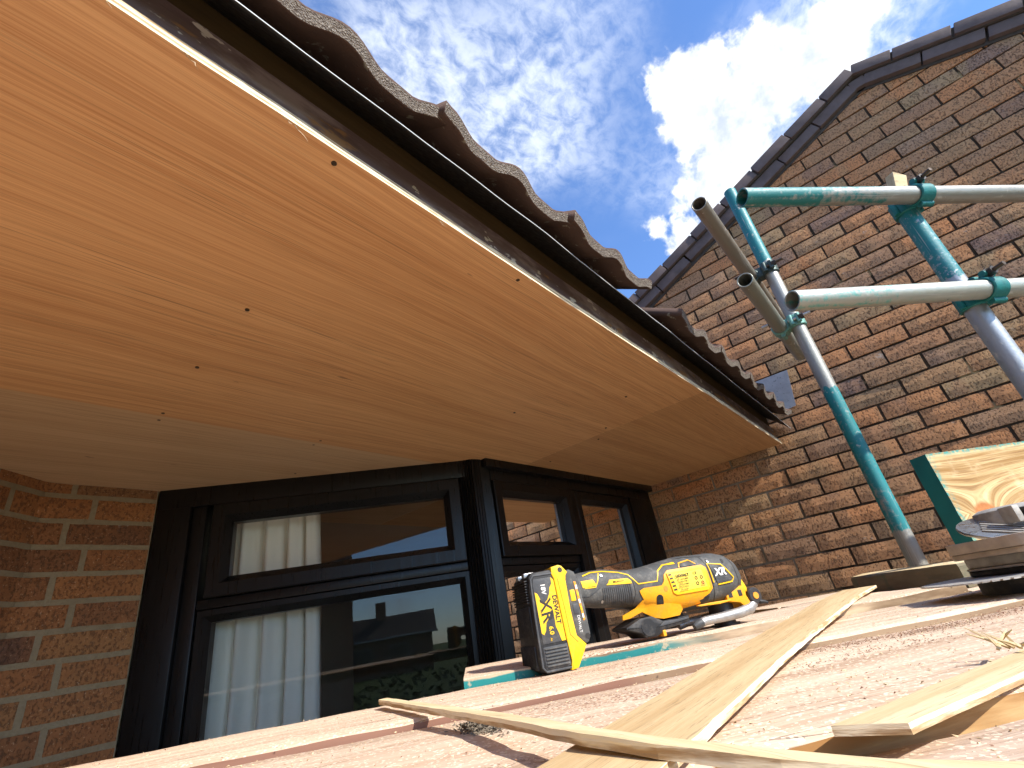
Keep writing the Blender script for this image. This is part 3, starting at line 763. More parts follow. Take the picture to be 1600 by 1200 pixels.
# ------------------------------------------------------------------ soffit sheets
SZ = 0.57
def soffit(name, x0, x1, y0, y1, z0, material, label):
    nx, ny = 40, 12; vs = []; fs = []; rr = random.Random(hash(label) % 1000 if False else int(x0 * 100) + 7)
    for j in range(ny + 1):
        for i in range(nx + 1):
            x = x0 + (x1 - x0) * i / nx; y = y0 + (y1 - y0) * j / ny
            w = 0.0022 * noise.noise(Vector((x * 1.3, y * 1.5, 0.4)))
            if j == 0 and y0 < 0.4: y += 0.0016 * noise.noise(Vector((x * 9, 2, 3))) + 0.001 * noise.noise(Vector((x * 40, 2, 3)))
            vs.append((x, y, z0 + w))
    n = len(vs); vs += [(v[0], v[1], v[2] + 0.0145) for v in vs]
    def q(i, j): return j * (nx + 1) + i
    for j in range(ny):
        for i in range(nx):
            fs.append((q(i, j), q(i, j + 1), q(i + 1, j + 1), q(i + 1, j)))
            fs.append(tuple(n + a for a in (q(i, j), q(i + 1, j), q(i + 1, j + 1), q(i, j + 1))))
    rim = [q(i, 0) for i in range(nx)] + [q(nx, j) for j in range(ny)] + [q(i, ny) for i in range(nx, 0, -1)] + [q(0, j) for j in range(ny, 0, -1)]
    m = len(rim); e0 = len(fs)
    fs += [(rim[k], rim[(k + 1) % m], n + rim[(k + 1) % m], n + rim[k]) for k in range(m)]
    me = mesh_data(name, vs, fs, material); me.materials.append(PLYEDGE)
    for p in me.polygons:
        p.use_smooth = p.index < e0
        if p.index >= e0: p.material_index = 1
    fix(me); me.set_sharp_from_angle(angle=R_(30))
    o = obj(name, me); tag(o, label, 'soffit board', 'plywood soffit boards')
    return o
s1 = soffit('soffit_panel', -2.4, 1.527, 0.3745, 1.249, SZ, PLY, 'large orange plywood sheet overhead, its front edge along the fascia')
s2 = soffit('soffit_panel', -2.4, 1.527, 1.2502, 2.1, SZ + 0.0006, PLY2, 'paler plywood strip overhead next to the brick pier and window head')
s3 = soffit('soffit_panel', 1.5300, 2.572, 0.3745, 2.1, SZ + 0.001, PLY3, 'plywood sheet overhead in the corner against the gable wall')
def screw(parent, x, y, z=SZ, r=0.0036):
    b = MB(); b.cyl((0, 0, 0.002), (0, 0, -0.0004), r, r, 16); b.box(-r * 0.75, r * 0.75, -r * 0.16, r * 0.16, -0.0008, 0.0); b.box(-r * 0.16, r * 0.16, -r * 0.75, r * 0.75, -0.0009, 0.0)
    b.build('screw', SCREW, parent, loc=(x, y, z - 0.0006))
for x, y in ((0.286, 0.751), (0.236, 0.392), (0.612, 0.392), (0.293, 0.989), (1.31, 0.541), (1.08, 0.80), (0.31, 1.232), (0.703, 1.230), (1.49, 0.72)): screw(s1, x, y)
for x, y in ((0.315, 1.275), (0.703, 1.268), (0.78, 1.52)): screw(s2, x, y, SZ + 0.0010)
for x, y in ((1.57, 0.80), (1.6, 1.05)): screw(s3, x, y, SZ + 0.001)
# torn veneer fibres hanging from the cut edge
fb = MB(); rf = random.Random(4)
for x in (-0.005, 0.055, 0.06, 0.16, 0.175, 0.40, 0.41, 0.62, 0.9):
    p = Vector((x, 0.3760, SZ)); pts = [p]
    for k in range(4): p = p + Vector((rf.uniform(-0.002, 0.006), rf.uniform(-0.003, 0.003), -0.0022)); pts.append(p)
    fb.sweep(pts, [0.0007, 0.0006, 0.0005, 0.0004, 0.0002], 4)
fb.build('veneer_splinters', PLYEDGE, s1)['kind'] = 'stuff'

# ------------------------------------------------------------------ fascia, batten, felt
def strip(name, x0, x1, y0, y1, z0, z1, material, nx=60, amp=0.0012, seed=1):
    vs = []; fs = []
    for i in range(nx + 1):
        x = x0 + (x1 - x0) * i / nx
        w = amp * noise.noise(Vector((x * 3, seed, 0))); w2 = amp * noise.noise(Vector((x * 4, seed + 5, 0)))
        vs += [(x, y0 + w, z0 + w2), (x, y0 + w2, z1 + w), (x, y1, z1 + w), (x, y1, z0 + w2)]
    for i in range(nx):
        for q in range(4): fs.append((i * 4 + q, i * 4 + (q + 1) % 4, i * 4 + 4 + (q + 1) % 4, i * 4 + 4 + q))
    fs += [(0, 1, 2, 3), (nx * 4, nx * 4 + 3, nx * 4 + 2, nx * 4 + 1)]
    return obj(name, fix(mesh_data(name, vs, fs, material)))
fa = strip('fascia_board', -2.4, 2.57, 0.3870, 0.410, SZ + 0.0150, 0.652, FASC, seed=2); tag(fa, 'old purple-brown fascia board with peeling paint above the plywood edge', 'fascia')
ba = strip('batten', -2.4, 2.57, 0.3945, 0.425, 0.653, 0.7165, OLIVE, amp=0.0016, seed=6); tag(ba, 'weathered olive timber batten between fascia and black felt', 'batten')
def felt():
    nx = 140; vs = []; fs = []
    for i in range(nx + 1):
        x = -2.4 + 4.97 * i / nx
        sag = -0.002 + 0.004 * noise.noise(Vector((x * 3.1, 1, 1))) + 0.003 * noise.noise(Vector((x * 9, 3, 1)))
        bow = 0.014 * max(0, 0.6 - x) / 0.6 if x > -0.4 else 0.023
        pr = [(0.43, 0.742), (0.3915, 0.7080), (0.362 + bow * 0.5, 0.680 + sag * 0.4), (0.324 + bow, 0.641 + sag), (0.312 + bow, 0.6265 + sag)]
        vs += [(x, y, z) for y, z in pr] + [(x, y + 0.0005, z + 0.0036) for y, z in pr]
    for i in range(nx):
        a = i * 10; b = a + 10
        for q in range(4):
            fs.append((a + q, a + q + 1, b + q + 1, b + q)); fs.append((a + 5 + q, b + 5 + q, b + 6 + q, a + 6 + q))
        fs.append((a + 4, a + 9, b + 9, b + 4))
    me = mesh_data('roofing_felt', vs, fs, FELT); me.materials.append(LIP)
    for p in me.polygons:
        p.use_smooth = True
        if p.index % 9 == 8: p.material_index = 1
    return obj('roofing_felt', fix(me))
fe = felt(); tag(fe, 'black roofing felt strip sagging between batten and roof tiles', 'roofing felt')
lp = MB()
for k in range(140):
    pass

# ------------------------------------------------------------------ roof tiles
roof = empty('tiled_roof', (0, 0.28, 0.6425)); tag(roof, 'brown double-roll concrete tile roof edge against the sky above the fascia', 'roof')
TW = 0.316; TA = R_(33)
def roman(x):
    """profile height across one tile, x in 0..TW: rolls at both joints and in the middle"""
    p = TW / 2; h = 0.0
    for c in (0.0, p, TW):
        d = abs(x - c) / 0.056
        if d < 1: h = max(h, 0.5 + 0.5 * math.cos(math.pi * d))
    return 0.018 * h ** 0.8
def tile_mesh(seed):
    nx = 32; L = 0.42; th = 0.0205; vs = []; fs = []
    rows = [0.0, 0.004, 0.05, 0.2, L]
    for r, y in enumerate(rows):
        for i in range(nx + 1):
            x = -0.012 + (TW + 0.02) * i / nx
            z = roman(min(max(x, 0), TW))
            if i == 0: z += 0.002
            jy = 0.0026 * noise.noise(Vector((x * 60, seed * 3.1, 0))) if r == 0 else 0
            jz = 0.0025 * noise.noise(Vector((x * 90, seed * 2.7, 4))) if r == 0 else 0
            vs.append((x, y + jy, z)); vs.append((x, y + jy * 0.5 + (0.003 if r == 0 else 0), z + th + jz - (0.003 if r == 0 else 0)))
    w = (nx + 1) * 2
    for r in range(len(rows) - 1):
        for i in range(nx):
            a = r * w + i * 2
            fs.append((a, a + w, a + w + 2, a + 2)); fs.append((a + 1, a + 3, a + w + 3, a + w + 1))
    ns = len(fs)
    for i in range(nx): a = i * 2; fs.append((a, a + 2, a + 3, a + 1))
    nn = len(fs)
    for r in range(len(rows) - 1):
        a = r * w; fs.append((a, a + 1, a + w + 1, a + w)); a += nx * 2; fs.append((a, a + w, a + w + 1, a + 1))
    # nib hanging under the pan
    me = mesh_data('roof_tile', vs, fs, TILE); me.materials.append(NOSE)
    for p in me.polygons:
        p.use_smooth = True
        if ns <= p.index < nn: p.material_index = 1; p.use_smooth = False
    return fix(me)
tms = [tile_mesh(i) for i in range(5)]
rt = random.Random(9)
xs0 = [0.357 + TW * k for k in range(-9, 2)] + [1.19 + TW * k for k in range(0, 4)]
for course in range(4):
    d = course * 0.345
    for x in xs0 if course == 0 else [0.357 + TW * k for k in range(-9, 7)]:
        if x + TW > XG - 0.005: continue
        bow = 0.036 * min(1.6, max(0, 0.75 - x) / 0.75) if course == 0 else 0
        o = obj('roof_tile', tms[rt.randrange(5)], roof,
                (x, d * math.cos(TA) + rt.uniform(-0.003, 0.003) + bow, d * math.sin(TA) + course * 0.012 + bow * 0.48 + rt.uniform(-0.001, 0.002)),
                (TA - 0.01 + rt.uniform(-0.008, 0.008), rt.uniform(-0.006, 0.006), rt.uniform(-0.006, 0.006)))
um = MB(); um.add([(-2.6, 0.15, 0.092), (XG - 0.01, 0.15, 0.092), (XG - 0.01, 3.0, 1.945), (-2.6, 3.0, 1.945)], [(0, 1, 2, 3)])
um.add([(-2.6, 0.15, 0.086), (XG - 0.01, 0.15, 0.086), (XG - 0.01, 3.0, 1.938), (-2.6, 3.0, 1.938)], [(3, 2, 1, 0)])
um.build('underlay', FELT, roof)
# upper slope beyond the four built courses
us = MB(); us.box(-2.6, XG - 0.01, 1.25, 3.3, -0.02, 0.03, Matrix.Translation((0, 0.0, 0.06)) @ Matrix.Rotation(TA, 4, 'X'))
us.build('upper_slope', TILE, roof)

# lead soaker on the gable
ld = MB()
pts = [(0.395, 0.905), (0.222, 0.900), (0.252, 0.722), (0.305, 0.715), (0.41, 0.76)]
ld.add([(XG - 0.012 - 0.006 * (i == 1), y, z) for i, (y, z) in enumerate(pts)] + [(XG - 0.0095 - 0.006 * (i == 1), y, z) for i, (y, z) in enumerate(pts)],
       [tuple(range(5)), tuple(range(9, 4, -1))] + [(i, (i + 1) % 5, 5 + (i + 1) % 5, 5 + i) for i in range(5)])
tag(ld.build('lead_flashing', LEAD), 'grey lead flashing flap on the brick gable at the tile end', 'flashing')

# ------------------------------------------------------------------ bay window
bay = empty('bay_window', (1.27, 1.162, -0.8)); tag(bay, 'black framed bay window with angled corner post under the soffit', 'window')
FA = Matrix.Translation((0.487, 1.821, 0)) @ Matrix.Rotation(math.atan2(-0.659, 0.783), 4, 'Z')
FB = Matrix.Translation((1.27, 1.162, 0)) @ Matrix.Rotation(math.atan2(-0.063, 1.227), 4, 'Z')
BOFF = Matrix.Translation((-1.27, -1.162, 0.8))
def bayobj(mbx, name, material, F, parent=bay, **kw):
    for i, v in enumerate(mbx.v): mbx.v[i] = BOFF @ (F @ v)
    return mbx.build(name, material, parent, **kw)
def ring_frame(F, name, s0, s1, z0, z1, w, y0, dp, cham=0.012, parent=bay, bead=True):
    """mitred rectangular frame of width w, front at y0, back at y0+dp, inner edge chamfered"""
    out = [(s0, z0), (s1, z0), (s1, z1), (s0, z1)]
    def ins(k): return [(s0 + k, z0 + k), (s1 - k, z0 + k), (s1 - k, z1 - k), (s0 + k, z1 - k)]
    loops = [(out, y0 + dp), (out, y0 + 0.003), (ins(0.003), y0), (ins(w - cham), y0), (ins(w), y0 + cham * 1.3), (ins(w), y0 + dp)]
    vs = []; fs = []
    for lp_, y in loops: vs += [(s, y, z) for s, z in lp_]
    for q in range(len(loops) - 1):
        for i in range(4): fs.append((q * 4 + i, q * 4 + (i + 1) % 4, q * 4 + 4 + (i + 1) % 4, q * 4 + 4 + i))
    b = MB(); b.add(vs, fs); return bayobj(b, name, UPVC, F, parent)
def pane(F, s0, s1, z0, z1, y, parent):
    b = MB(); b.add([(s0, y, z0), (s1, y, z0), (s1, y, z1), (s0, y, z1)], [(0, 1, 2, 3)]); return bayobj(b, 'glass_pane', GLASS, F, parent)
ZB = -0.75
def fbox(F, name, s0, s1, z0, z1, y0, y1, bev=0.003, parent=bay, material=None):
    b = MB(); b.bbox(s0, s1, y0, y1, z0, z1, bev); return bayobj(b, name, material or UPVC, F, parent, auto=40)
# facet A (angled)
fbox(FA, 'head', 0.0, 1.02, 0.508, 0.572, 0.0, 0.09)
fbox(FA, 'jamb', 0.002, 0.100, ZB, 0.5075, -0.004, 0.09)
fbox(FA, 'jamb', 0.102, 0.142, ZB, 0.507, 0.010, 0.09)
fbox(FA, 'transom', 0.143, 0.962, 0.195, 0.222, 0.014, 0.09)
fbox(FA, 'sill', 0.0, 1.02, ZB - 0.05, ZB, -0.05, 0.09)
sA = ring_frame(FA, 'opening_sash', 0.165, 0.960, 0.2235, 0.5065, 0.058, -0.006, 0.06, 0.020)
pane(FA, 0.222, 0.903, 0.281, 0.449 + 0.0, 0.030, sA)
sA2 = ring_frame(FA, 'fixed_light', 0.143, 0.966, ZB, 0.1945, 0.036, 0.020, 0.06, 0.018)
pane(FA, 0.178, 0.931, ZB + 0.035, 0.160, 0.045, sA2)
# corner post with flutes between the two facets
cp = MB(); pts = []
a0 = FA @ Vector((0.964, 0.004, 0)); a1 = FA @ Vector((1.012, -0.006, 0)); b0 = FB @ Vector((0.018, -0.006, 0)); b1 = FB @ Vector((0.075, 0.004, 0))
front = [a0, a1, b0, b1]; plan = []
for p, q in zip(front, front[1:]):
    d = q - p; nrm = Vector((d.y, -d.x, 0)).normalized(); n = max(2, int(d.length / 0.0095))
    for k in range(n):
        t = k / n; plan.append(p + d * t + nrm * 0.0)
        plan.append(p + d * (t + 0.55 / n) - nrm * -0.0035)
        plan.append(p + d * (t + 0.85 / n) - nrm * 0.0035)
plan.append(front[-1])
plan += [FB @ Vector((0.075, 0.09, 0)), FA @ Vector((0.964, 0.09, 0))]
n = len(plan)
cp.add([(p.x, p.y, ZB) for p in plan] + [(p.x, p.y, 0.572) for p in plan], [(i, (i + 1) % n, n + (i + 1) % n, n + i) for i in range(n)])
for i, v in enumerate(cp.v): cp.v[i] = BOFF @ v
cp.build('corner_post', UPVC, bay)
# facet B (front)
fbox(FB, 'head', 0.076, 1.30, 0.500, 0.572, 0.0, 0.09)
fbox(FB, 'head_trim', 0.03, 1.30, 0.540, 0.571, -0.030, -0.001)
fbox(FB, 'transom', 0.0765, 0.556, 0.198, 0.224, 0.014, 0.09)
fbox(FB, 'mullion', 0.557, 0.602, ZB, 0.4995, 0.002, 0.09)
fbox(FB, 'jamb', 1.075, 1.30, ZB, 0.4995, -0.002, 0.09)
fbox(FB, 'sill', 0.03, 1.30, ZB - 0.05, ZB, -0.05, 0.09)
sB = ring_frame(FB, 'opening_sash', 0.080, 0.553, 0.225, 0.4985, 0.055, -0.008, 0.06, 0.020)
pane(FB, 0.134, 0.499, 0.279, 0.4445, 0.030, sB)
sB2 = ring_frame(FB, 'fixed_light', 0.077, 0.5565, ZB, 0.1975, 0.036, 0.020, 0.06, 0.018)
pane(FB, 0.112, 0.522, ZB + 0.035, 0.163, 0.045, sB2)
sB3 = ring_frame(FB, 'tall_light', 0.603, 1.074, ZB, 0.4995, 0.052, 0.004, 0.06, 0.018)
pane(FB, 0.654, 1.023, ZB + 0.05, 0.449, 0.035, sB3)
# wall under the sill
lw = MB()
q0 = FA @ Vector((0.0, 0.0, 0)); q1 = Vector((1.27, 1.162, 0)); q2 = FB @ Vector((1.30, 0, 0))
pl = [q0, q1, q2, q2 + Vector((0, 0.2, 0)), q1 + Vector((0.06, 0.2, 0)), q0 + Vector((0.12, 0.2, 0))]; n = len(pl)
lw.add([(p.x, p.y, GZ) for p in pl] + [(p.x, p.y, ZB - 0.052) for p in pl], [tuple(range(n))[::-1], tuple(range(n, 2 * n))] + [(i, (i + 1) % n, n + (i + 1) % n, n + i) for i in range(n)])
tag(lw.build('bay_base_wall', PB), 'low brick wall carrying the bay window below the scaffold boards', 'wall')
# room behind the glass
room = MB(); RM = m_flat('dim_room_plaster', (0.34, 0.31, 0.27), 0.9, 0, 0.1, 3)
vs = [(-0.2, 4.6, GZ), (3.0, 4.6, GZ), (3.0, 4.6, 0.66), (-0.2, 4.6, 0.66), (-0.2, 2.05, GZ), (3.0, 1.3, GZ), (3.0, 1.3, 0.66), (-0.2, 2.05, 0.66)]
room.add(vs, [(0, 1, 2, 3), (0, 4, 5, 1), (0, 3, 7, 4), (1, 5, 6, 2), (3, 2, 6, 7)])
rmo = room.build('room', RM); tag(rmo, kind='structure')

def curtain(F, s0, s1, y, label, folds, amp, seed):
    nx = 90; nz = 26; vs = []; fs = []; zt = 0.562; zb = ZB - 0.3
    for j in range(nz + 1):
        z = zb + (zt - zb) * j / nz; u = (zt - z)
        for i in range(nx + 1):
            t = i / nx; s = s0 + (s1 - s0) * t
            gth = 0.65 + 0.35 * min(1, u / 0.25)
            ph = 2 * math.pi * (folds * t + 0.5 * math.sin(4.3 * t + seed) + 0.05 * math.sin(7 * u + seed))
            d = amp * gth * (math.sin(ph) + 0.35 * math.sin(2.1 * ph + 1)) + 0.004 * noise.noise(Vector((t * 9, u * 3, seed)))
            if u < 0.12: d += 0.004 * math.sin(ph * 3) * (1 - u / 0.12)
            s_ = s + 0.012 * math.sin(ph + 1.2) * gth / max(1, folds / 4) + (0.018 * (u - 0.1) * (t - 0.2))
            p = F @ Vector((s_, y + d, z)); vs.append(p)
    for j in range(nz):
        for i in range(nx): a = j * (nx + 1) + i; fs.append((a, a + 1, a + nx + 2, a + nx + 1))
    me = mesh_data('curtain', vs, fs, CURT, True); o = obj('curtain', me)
    md = o.modifiers.new('thickness', 'SOLIDIFY'); md.thickness = 0.0015
    return tag(o, label, 'curtain', 'curtains inside the bay window')
curtain(FA, 0.10, 0.462, 0.135, 'pale grey-green curtain hanging behind the angled window next to the brick pier', 6.6, 0.024, 1.0)
curtain(FB, 0.62, 1.25, 0.115, 'pale curtain behind the narrow tall window beside the gable wall', 6.5, 0.018, 2.2)

# ------------------------------------------------------------------ scaffold boards (run at 45 degrees to the house)
def uv(u, v, z=0): return Vector(((u + v) * 0.70711, (u - v) * 0.70711, z))
def board(u0, u1, v0, v1, zt, th, material, sidemat, label, group='scaffold deck boards', seed=0, amp=0.0016, name='scaffold_board', cup=0.0, skew=0.0):
    c = uv((u0 + u1) / 2, (v0 + v1) / 2, zt)
    Lh = (v1 - v0) / 2; Wh = (u1 - u0) / 2
    nx = max(24, int((v1 - v0) / 0.025)); ny = 10; vs = []; fs = []; mi = []
    rows = ny + 1
    # local x along +v (direction (.707,-.707)), local y along +u (direction (.707,.707))
    for i in range(nx + 1):
        x = -Lh + 2 * Lh * i / nx
        for j in range(rows):
            y = -Wh + 2 * Wh * j / ny
            z = amp * noise.noise(Vector((x * 5, y * 14, seed))) + 0.5 * amp * noise.noise(Vector((x * 22, y * 50, seed + 3))) + cup * (y / Wh) ** 2
            yy = y
            if j in (0, ny):
                z -= 0.0022 + 0.0014 * noise.noise(Vector((x * 12, seed, j)))
                yy += (0.0012 * noise.noise(Vector((x * 18, seed + 2, j))) + 0.0016 * noise.noise(Vector((x * 4, seed + 1, j))))
            if j in (1, ny - 1): yy = math.copysign(Wh - 0.005, y)
            vs.append((x, yy, z))
    nb_ = len(vs)
    for i in range(nx + 1):
        x = -Lh + 2 * Lh * i / nx
        for j in (0, ny): vs.append((x, vs[i * rows + j][1], -th))
    for i in range(nx):
        for j in range(ny): fs.append((i * rows + j, (i + 1) * rows + j, (i + 1) * rows + j + 1, i * rows + j + 1)); mi.append(0)
    for i in range(nx):
        a = nb_ + i * 2
        fs.append((i * rows, a, a + 2, (i + 1) * rows)); mi.append(1)
        fs.append((i * rows + ny, (i + 1) * rows + ny, a + 3, a + 1)); mi.append(1)
        fs.append((a, a + 1, a + 3, a + 2)); mi.append(0)
    for i, fl in ((0, 0), (nx, 1)):
        a = nb_ + i * 2; f = [i * rows + j for j in range(rows)] + [a + 1, a]
        fs.append(tuple(f if not fl else f[::-1])); mi.append(2)
    me = mesh_data(name, vs, fs, material); me.materials.append(sidemat); me.materials.append(TEALC if sidemat is TEAL else YSIDE)
    for p, m_ in zip(me.polygons, mi):
        p.material_index = m_; p.use_smooth = (m_ == 0)
    o = obj(name, me, None, c, (0, 0, -math.pi / 4 + skew))
    fix(me); me.set_sharp_from_angle(angle=R_(30))
    return tag(o, label, 'board', group)
ZB_, ZC_, ZD_, ZE_ = -0.066, -0.058, -0.052, -0.0425
board(0.2315, 0.4745, -1.9, 1.35, ZC_, 0.038, DECK, YSIDE, 'wide sawdust-strewn scaffold board under the crossed plywood offcuts', seed=2)
board(0.4470 + 0.033, 0.640 + 0.012, -1.9, 1.25, ZD_ - 0.001, 0.038, DECK, REDSIDE, 'scaffold board with red stained edge under the yellow battery', seed=5)
board(0.616 + 0.040, 0.866 + 0.01, -0.015, 0.66, ZE_, 0.034, DECK, TEAL, 'raised scaffold board with teal painted edge behind the power tool', seed=8, amp=0.0022)
board(0.000, 0.2265, -1.7, 1.4, ZB_, 0.038, DECKB, YSIDE, 'greyish scaffold board lowest in the photo, in front of the step', seed=12)
for i, (a, b) in enumerate(((-0.232, -0.006), (-0.464, -0.238), (-0.696, -0.470))):
    board(a, b, -1.6 + 0.1 * i, 1.4 - 0.12 * i, ZB_ + 0.002 * i, 0.038, DECKB if i % 2 else DECK, YSIDE,
          ('scaffold board directly under the viewpoint, out of the picture', 'scaffold board behind the viewpoint, out of the picture', 'outermost scaffold board behind the viewpoint, out of the picture')[i], seed=20 + i)
# ------------------------------------------------------------------ scaffold tubes and couplers
TR = 0.02415
def tube(p0, p1, material, label, group='scaffold tubes', cuts=40):
    p0 = Vector(p0); p1 = Vector(p1); L = (p1 - p0).length; seg = 36; vs = []; fs = []
    ro, ri = TR, TR - 0.004; b = 0.0008
    prof = [(ri, 0.25), (ri, b), (ri + b, 0), (ro - b, 0), (ro, b)] + [(ro, b + (L - 2 * b) * k / cuts) for k in range(1, cuts + 1)] + [(ro - b, L), (ri + b, L), (ri, L - b), (ri, L - 0.25)]
    k = len(prof)
    for i in range(seg):
        t = 2 * math.pi * i / seg
        for r, z in prof: vs.append((math.cos(t) * r, math.sin(t) * r, z))
    for i in range(seg):
        j = (i + 1) % seg
        for q in range(k - 1): fs.append((i * k + q, i * k + q + 1, j * k + q + 1, j * k + q))
    # plugs deep inside keep the tube dark
    fs.append(tuple(i * k for i in range(seg))); fs.append(tuple(i * k + k - 1 for i in range(seg))[::-1])
    me = fix(mesh_data('scaffold_tube', vs, fs, material))
    for p in me.polygons: p.use_smooth = True
    try: me.set_sharp_from_angle(angle=R_(35))
    except Exception: pass
    o = obj('scaffold_tube', me, None, p0); o.rotation_mode = 'QUATERNION'; o.rotation_quaternion = (p1 - p0).to_track_quat('Z', 'Y')
    return tag(o, label, 'scaffold tube', group)
DL = Vector((0.743, -0.669, 0)).normalized(); PN = Vector((0.669, 0.743, 0)).normalized()
t1a = Vector((1.1668, 0.0262, 0.884)); t2a = Vector((1.160, 0.0323, 0.5545))
tube(t1a, t1a + DL * 1.9, tube_mat('tube_upper_rail', [(-0.1, 0.22, 0.64), (0.20, 0.42, 0.54)], wear=0.5), 'upper horizontal scaffold rail, dark teal towards its open end')
tube(t2a, t2a + DL * 1.9, tube_mat('tube_lower_rail', [(-0.1, 0.26, 0.50), (0.26, 0.5, 0.42)], (0.34, 0.36, 0.32), (0.50, 0.49, 0.43), (0.06, 0.30, 0.27), (0.14, 0.42, 0.38)), 'lower horizontal scaffold rail, pale with mint paint traces at its open end')
T6 = Vector((1.612, -0.306, 0)); 
T6z = 0.852
tube((T6.x, T6.y, GZ + 0.02), (T6.x, T6.y, 0.95), tube_mat('tube_right_standard', [(2.355, 2.9, 0.66)], (0.30, 0.33, 0.36), (0.48, 0.51, 0.54), (0.005, 0.15, 0.17), (0.025, 0.27, 0.30), scr=0.95), 'right scaffold upright, scratched teal paint above bare grey steel')
T3 = Vector((1.93, 0.0735, 0))
zz = lambda z: z - (GZ + 0.02)
tube((T3.x, T3.y, GZ + 0.02), (T3.x, T3.y, 1.525), tube_mat('tube_left_standard', [(zz(1.12), 5, 0.72), (zz(0.075), zz(0.555), 0.69)], (0.27, 0.27, 0.245), (0.44, 0.44, 0.395), (0.005, 0.15, 0.16), (0.022, 0.28, 0.30), scr=0.35), 'left scaffold upright, grey with teal painted top and teal lower length')
T4a = Vector((1.345, 0.1410, 1.087)); T5a = Vector((1.470, 0.1265, 0.836))
tube(T4a, T4a + Vector((1.12, 0, 0)), tube_mat('tube_upper_ledger', [], (0.22, 0.20, 0.165), (0.36, 0.33, 0.27), rust=0.7), 'short brownish grey scaffold tube, topmost open end on the left upright')
tube(T5a, T5a + Vector((0.80, 0, -0.0)), tube_mat('tube_lower_ledger', [(-0.1, 0.5, 0.40)], (0.20, 0.215, 0.185), (0.36, 0.38, 0.33), (0.05, 0.14, 0.11), (0.10, 0.22, 0.18), rust=0.35), 'short greenish grey scaffold tube clamped below on the left upright')
# transoms carrying the deck, and the far standards that hold them
for v, w in ((-0.9, 'near the left end'), (0.95, 'near the gable end')):
    a = uv(-0.75, v, -0.131); b = uv(0.66 if v < 0 else 0.95, v, -0.131)
    tube(a, b, tube_mat('tube_transom', [], rust=0.2), 'hidden transom tube under the scaffold boards ' + w)

def coupler(cA, axA, cB, axB, material, label, bolt_dir=None, nutlen=0.055):
    """right-angle coupler: a band round each tube, saddle between, a T-bolt with nut on each band"""
    cA = Vector(cA); cB = Vector(cB); axA = Vector(axA).normalized(); axB = Vector(axB).normalized()
    n = (cB - cA).normalized()
    e = empty('scaffold_coupler', (cA + cB) / 2); O = -(cA + cB) / 2
    for c, ax, s in ((cA, axA, 1), (cB, axB, -1)):
        b = MB(); b.ring(c + O, ax, TR + 0.0006, TR + 0.0065, 0.046, 32, ref=n)
        side = ax.cross(n) if bolt_dir is None else ax.cross(n) * (1 if ax.cross(n).dot(Vector(bolt_dir)) > 0 else -1)
        f = c + O + side * (TR + 0.012) - n * s * 0.002
        # lugs
        b.cyl(f - ax * 0.017 - n * s * 0.013, f + ax * 0.017 - n * s * 0.013, 0.0085, seg=12)
        b.cyl(f - ax * 0.019 + n * s * 0.012, f + ax * 0.019 + n * s * 0.012, 0.0090, seg=12)
        g_ = c + O - side * (TR + 0.009)
        b.cyl(g_ - ax * 0.020, g_ + ax * 0.020, 0.0085, seg=12)
        band = b.build('band', material, e, auto=40)
        t = MB(); t.cyl(f - n * s * (-0.022), f - n * s * nutlen, 0.0055, seg=10)
        t.build('bolt', SCREW if material is not COUPM else STEEL, e, auto=40)
        q = MB(); q.cyl(f - n * s * 0.016, f - n * s * 0.031, 0.0115, seg=6); q.cyl(f - n * s * 0.014, f - n * s * 0.0165, 0.014, seg=14)
        q.build('nut', DSTEEL, e, auto=30)
    s_ = MB(); mid = Vector((0, 0, 0)); u = axA.cross(n)
    M = Matrix((axA, u, n)).transposed().to_4x4()
    s_.bbox(-0.021, 0.021, -0.021, 0.021, -0.010, 0.010, 0.003, M); s_.build('saddle', material, e, auto=40)
    return tag(e, label, 'coupler', 'scaffold couplers')
Z3 = Vector((0, 0, 1))
def on_rail(a, up):        # point of the rail nearest the right upright
    s = (Vector((up.x, up.y, 0)) - Vector((a.x, a.y, 0))).dot(DL); return a + DL * s
c1 = on_rail(t1a, T6); c2 = on_rail(t2a, T6)
coupler(c1, DL, (T6.x, T6.y, c1.z), Z3, COUPT, 'teal coupler joining the upper rail to the right upright', (0, 0, 1))
coupler(c2, DL, (T6.x, T6.y, c2.z), Z3, COUPT, 'teal coupler joining the lower rail to the right upright', (0, 0, 1))
coupler((T3.x, T4a.y, T4a.z), (1, 0, 0), (T3.x, T3.y, T4a.z), Z3, COUPD, 'dark coupler joining the topmost short tube to the left upright', (0, 0, 1))
coupler((T3.x, T5a.y, T5a.z), (1, 0, 0), (T3.x, T3.y, T5a.z), Z3, COUPM, 'mint green coupler joining the lower short tube to the left upright', (0, 0, 1))
# timber wedge held behind the upper coupler
wd = MB(); wd.prism([(-0.02, -0.055), (0.016, -0.055), (0.022, 0.055), (-0.022, 0.060)], -0.014, 0.014, 0.002)
tag(wd.build('timber_wedge', OFFP, None, loc=(1.665, -0.330, 0.975), rot=(0.15, 0.25, -0.75)), 'small pale timber wedge jammed behind the upper teal coupler', 'wedge')

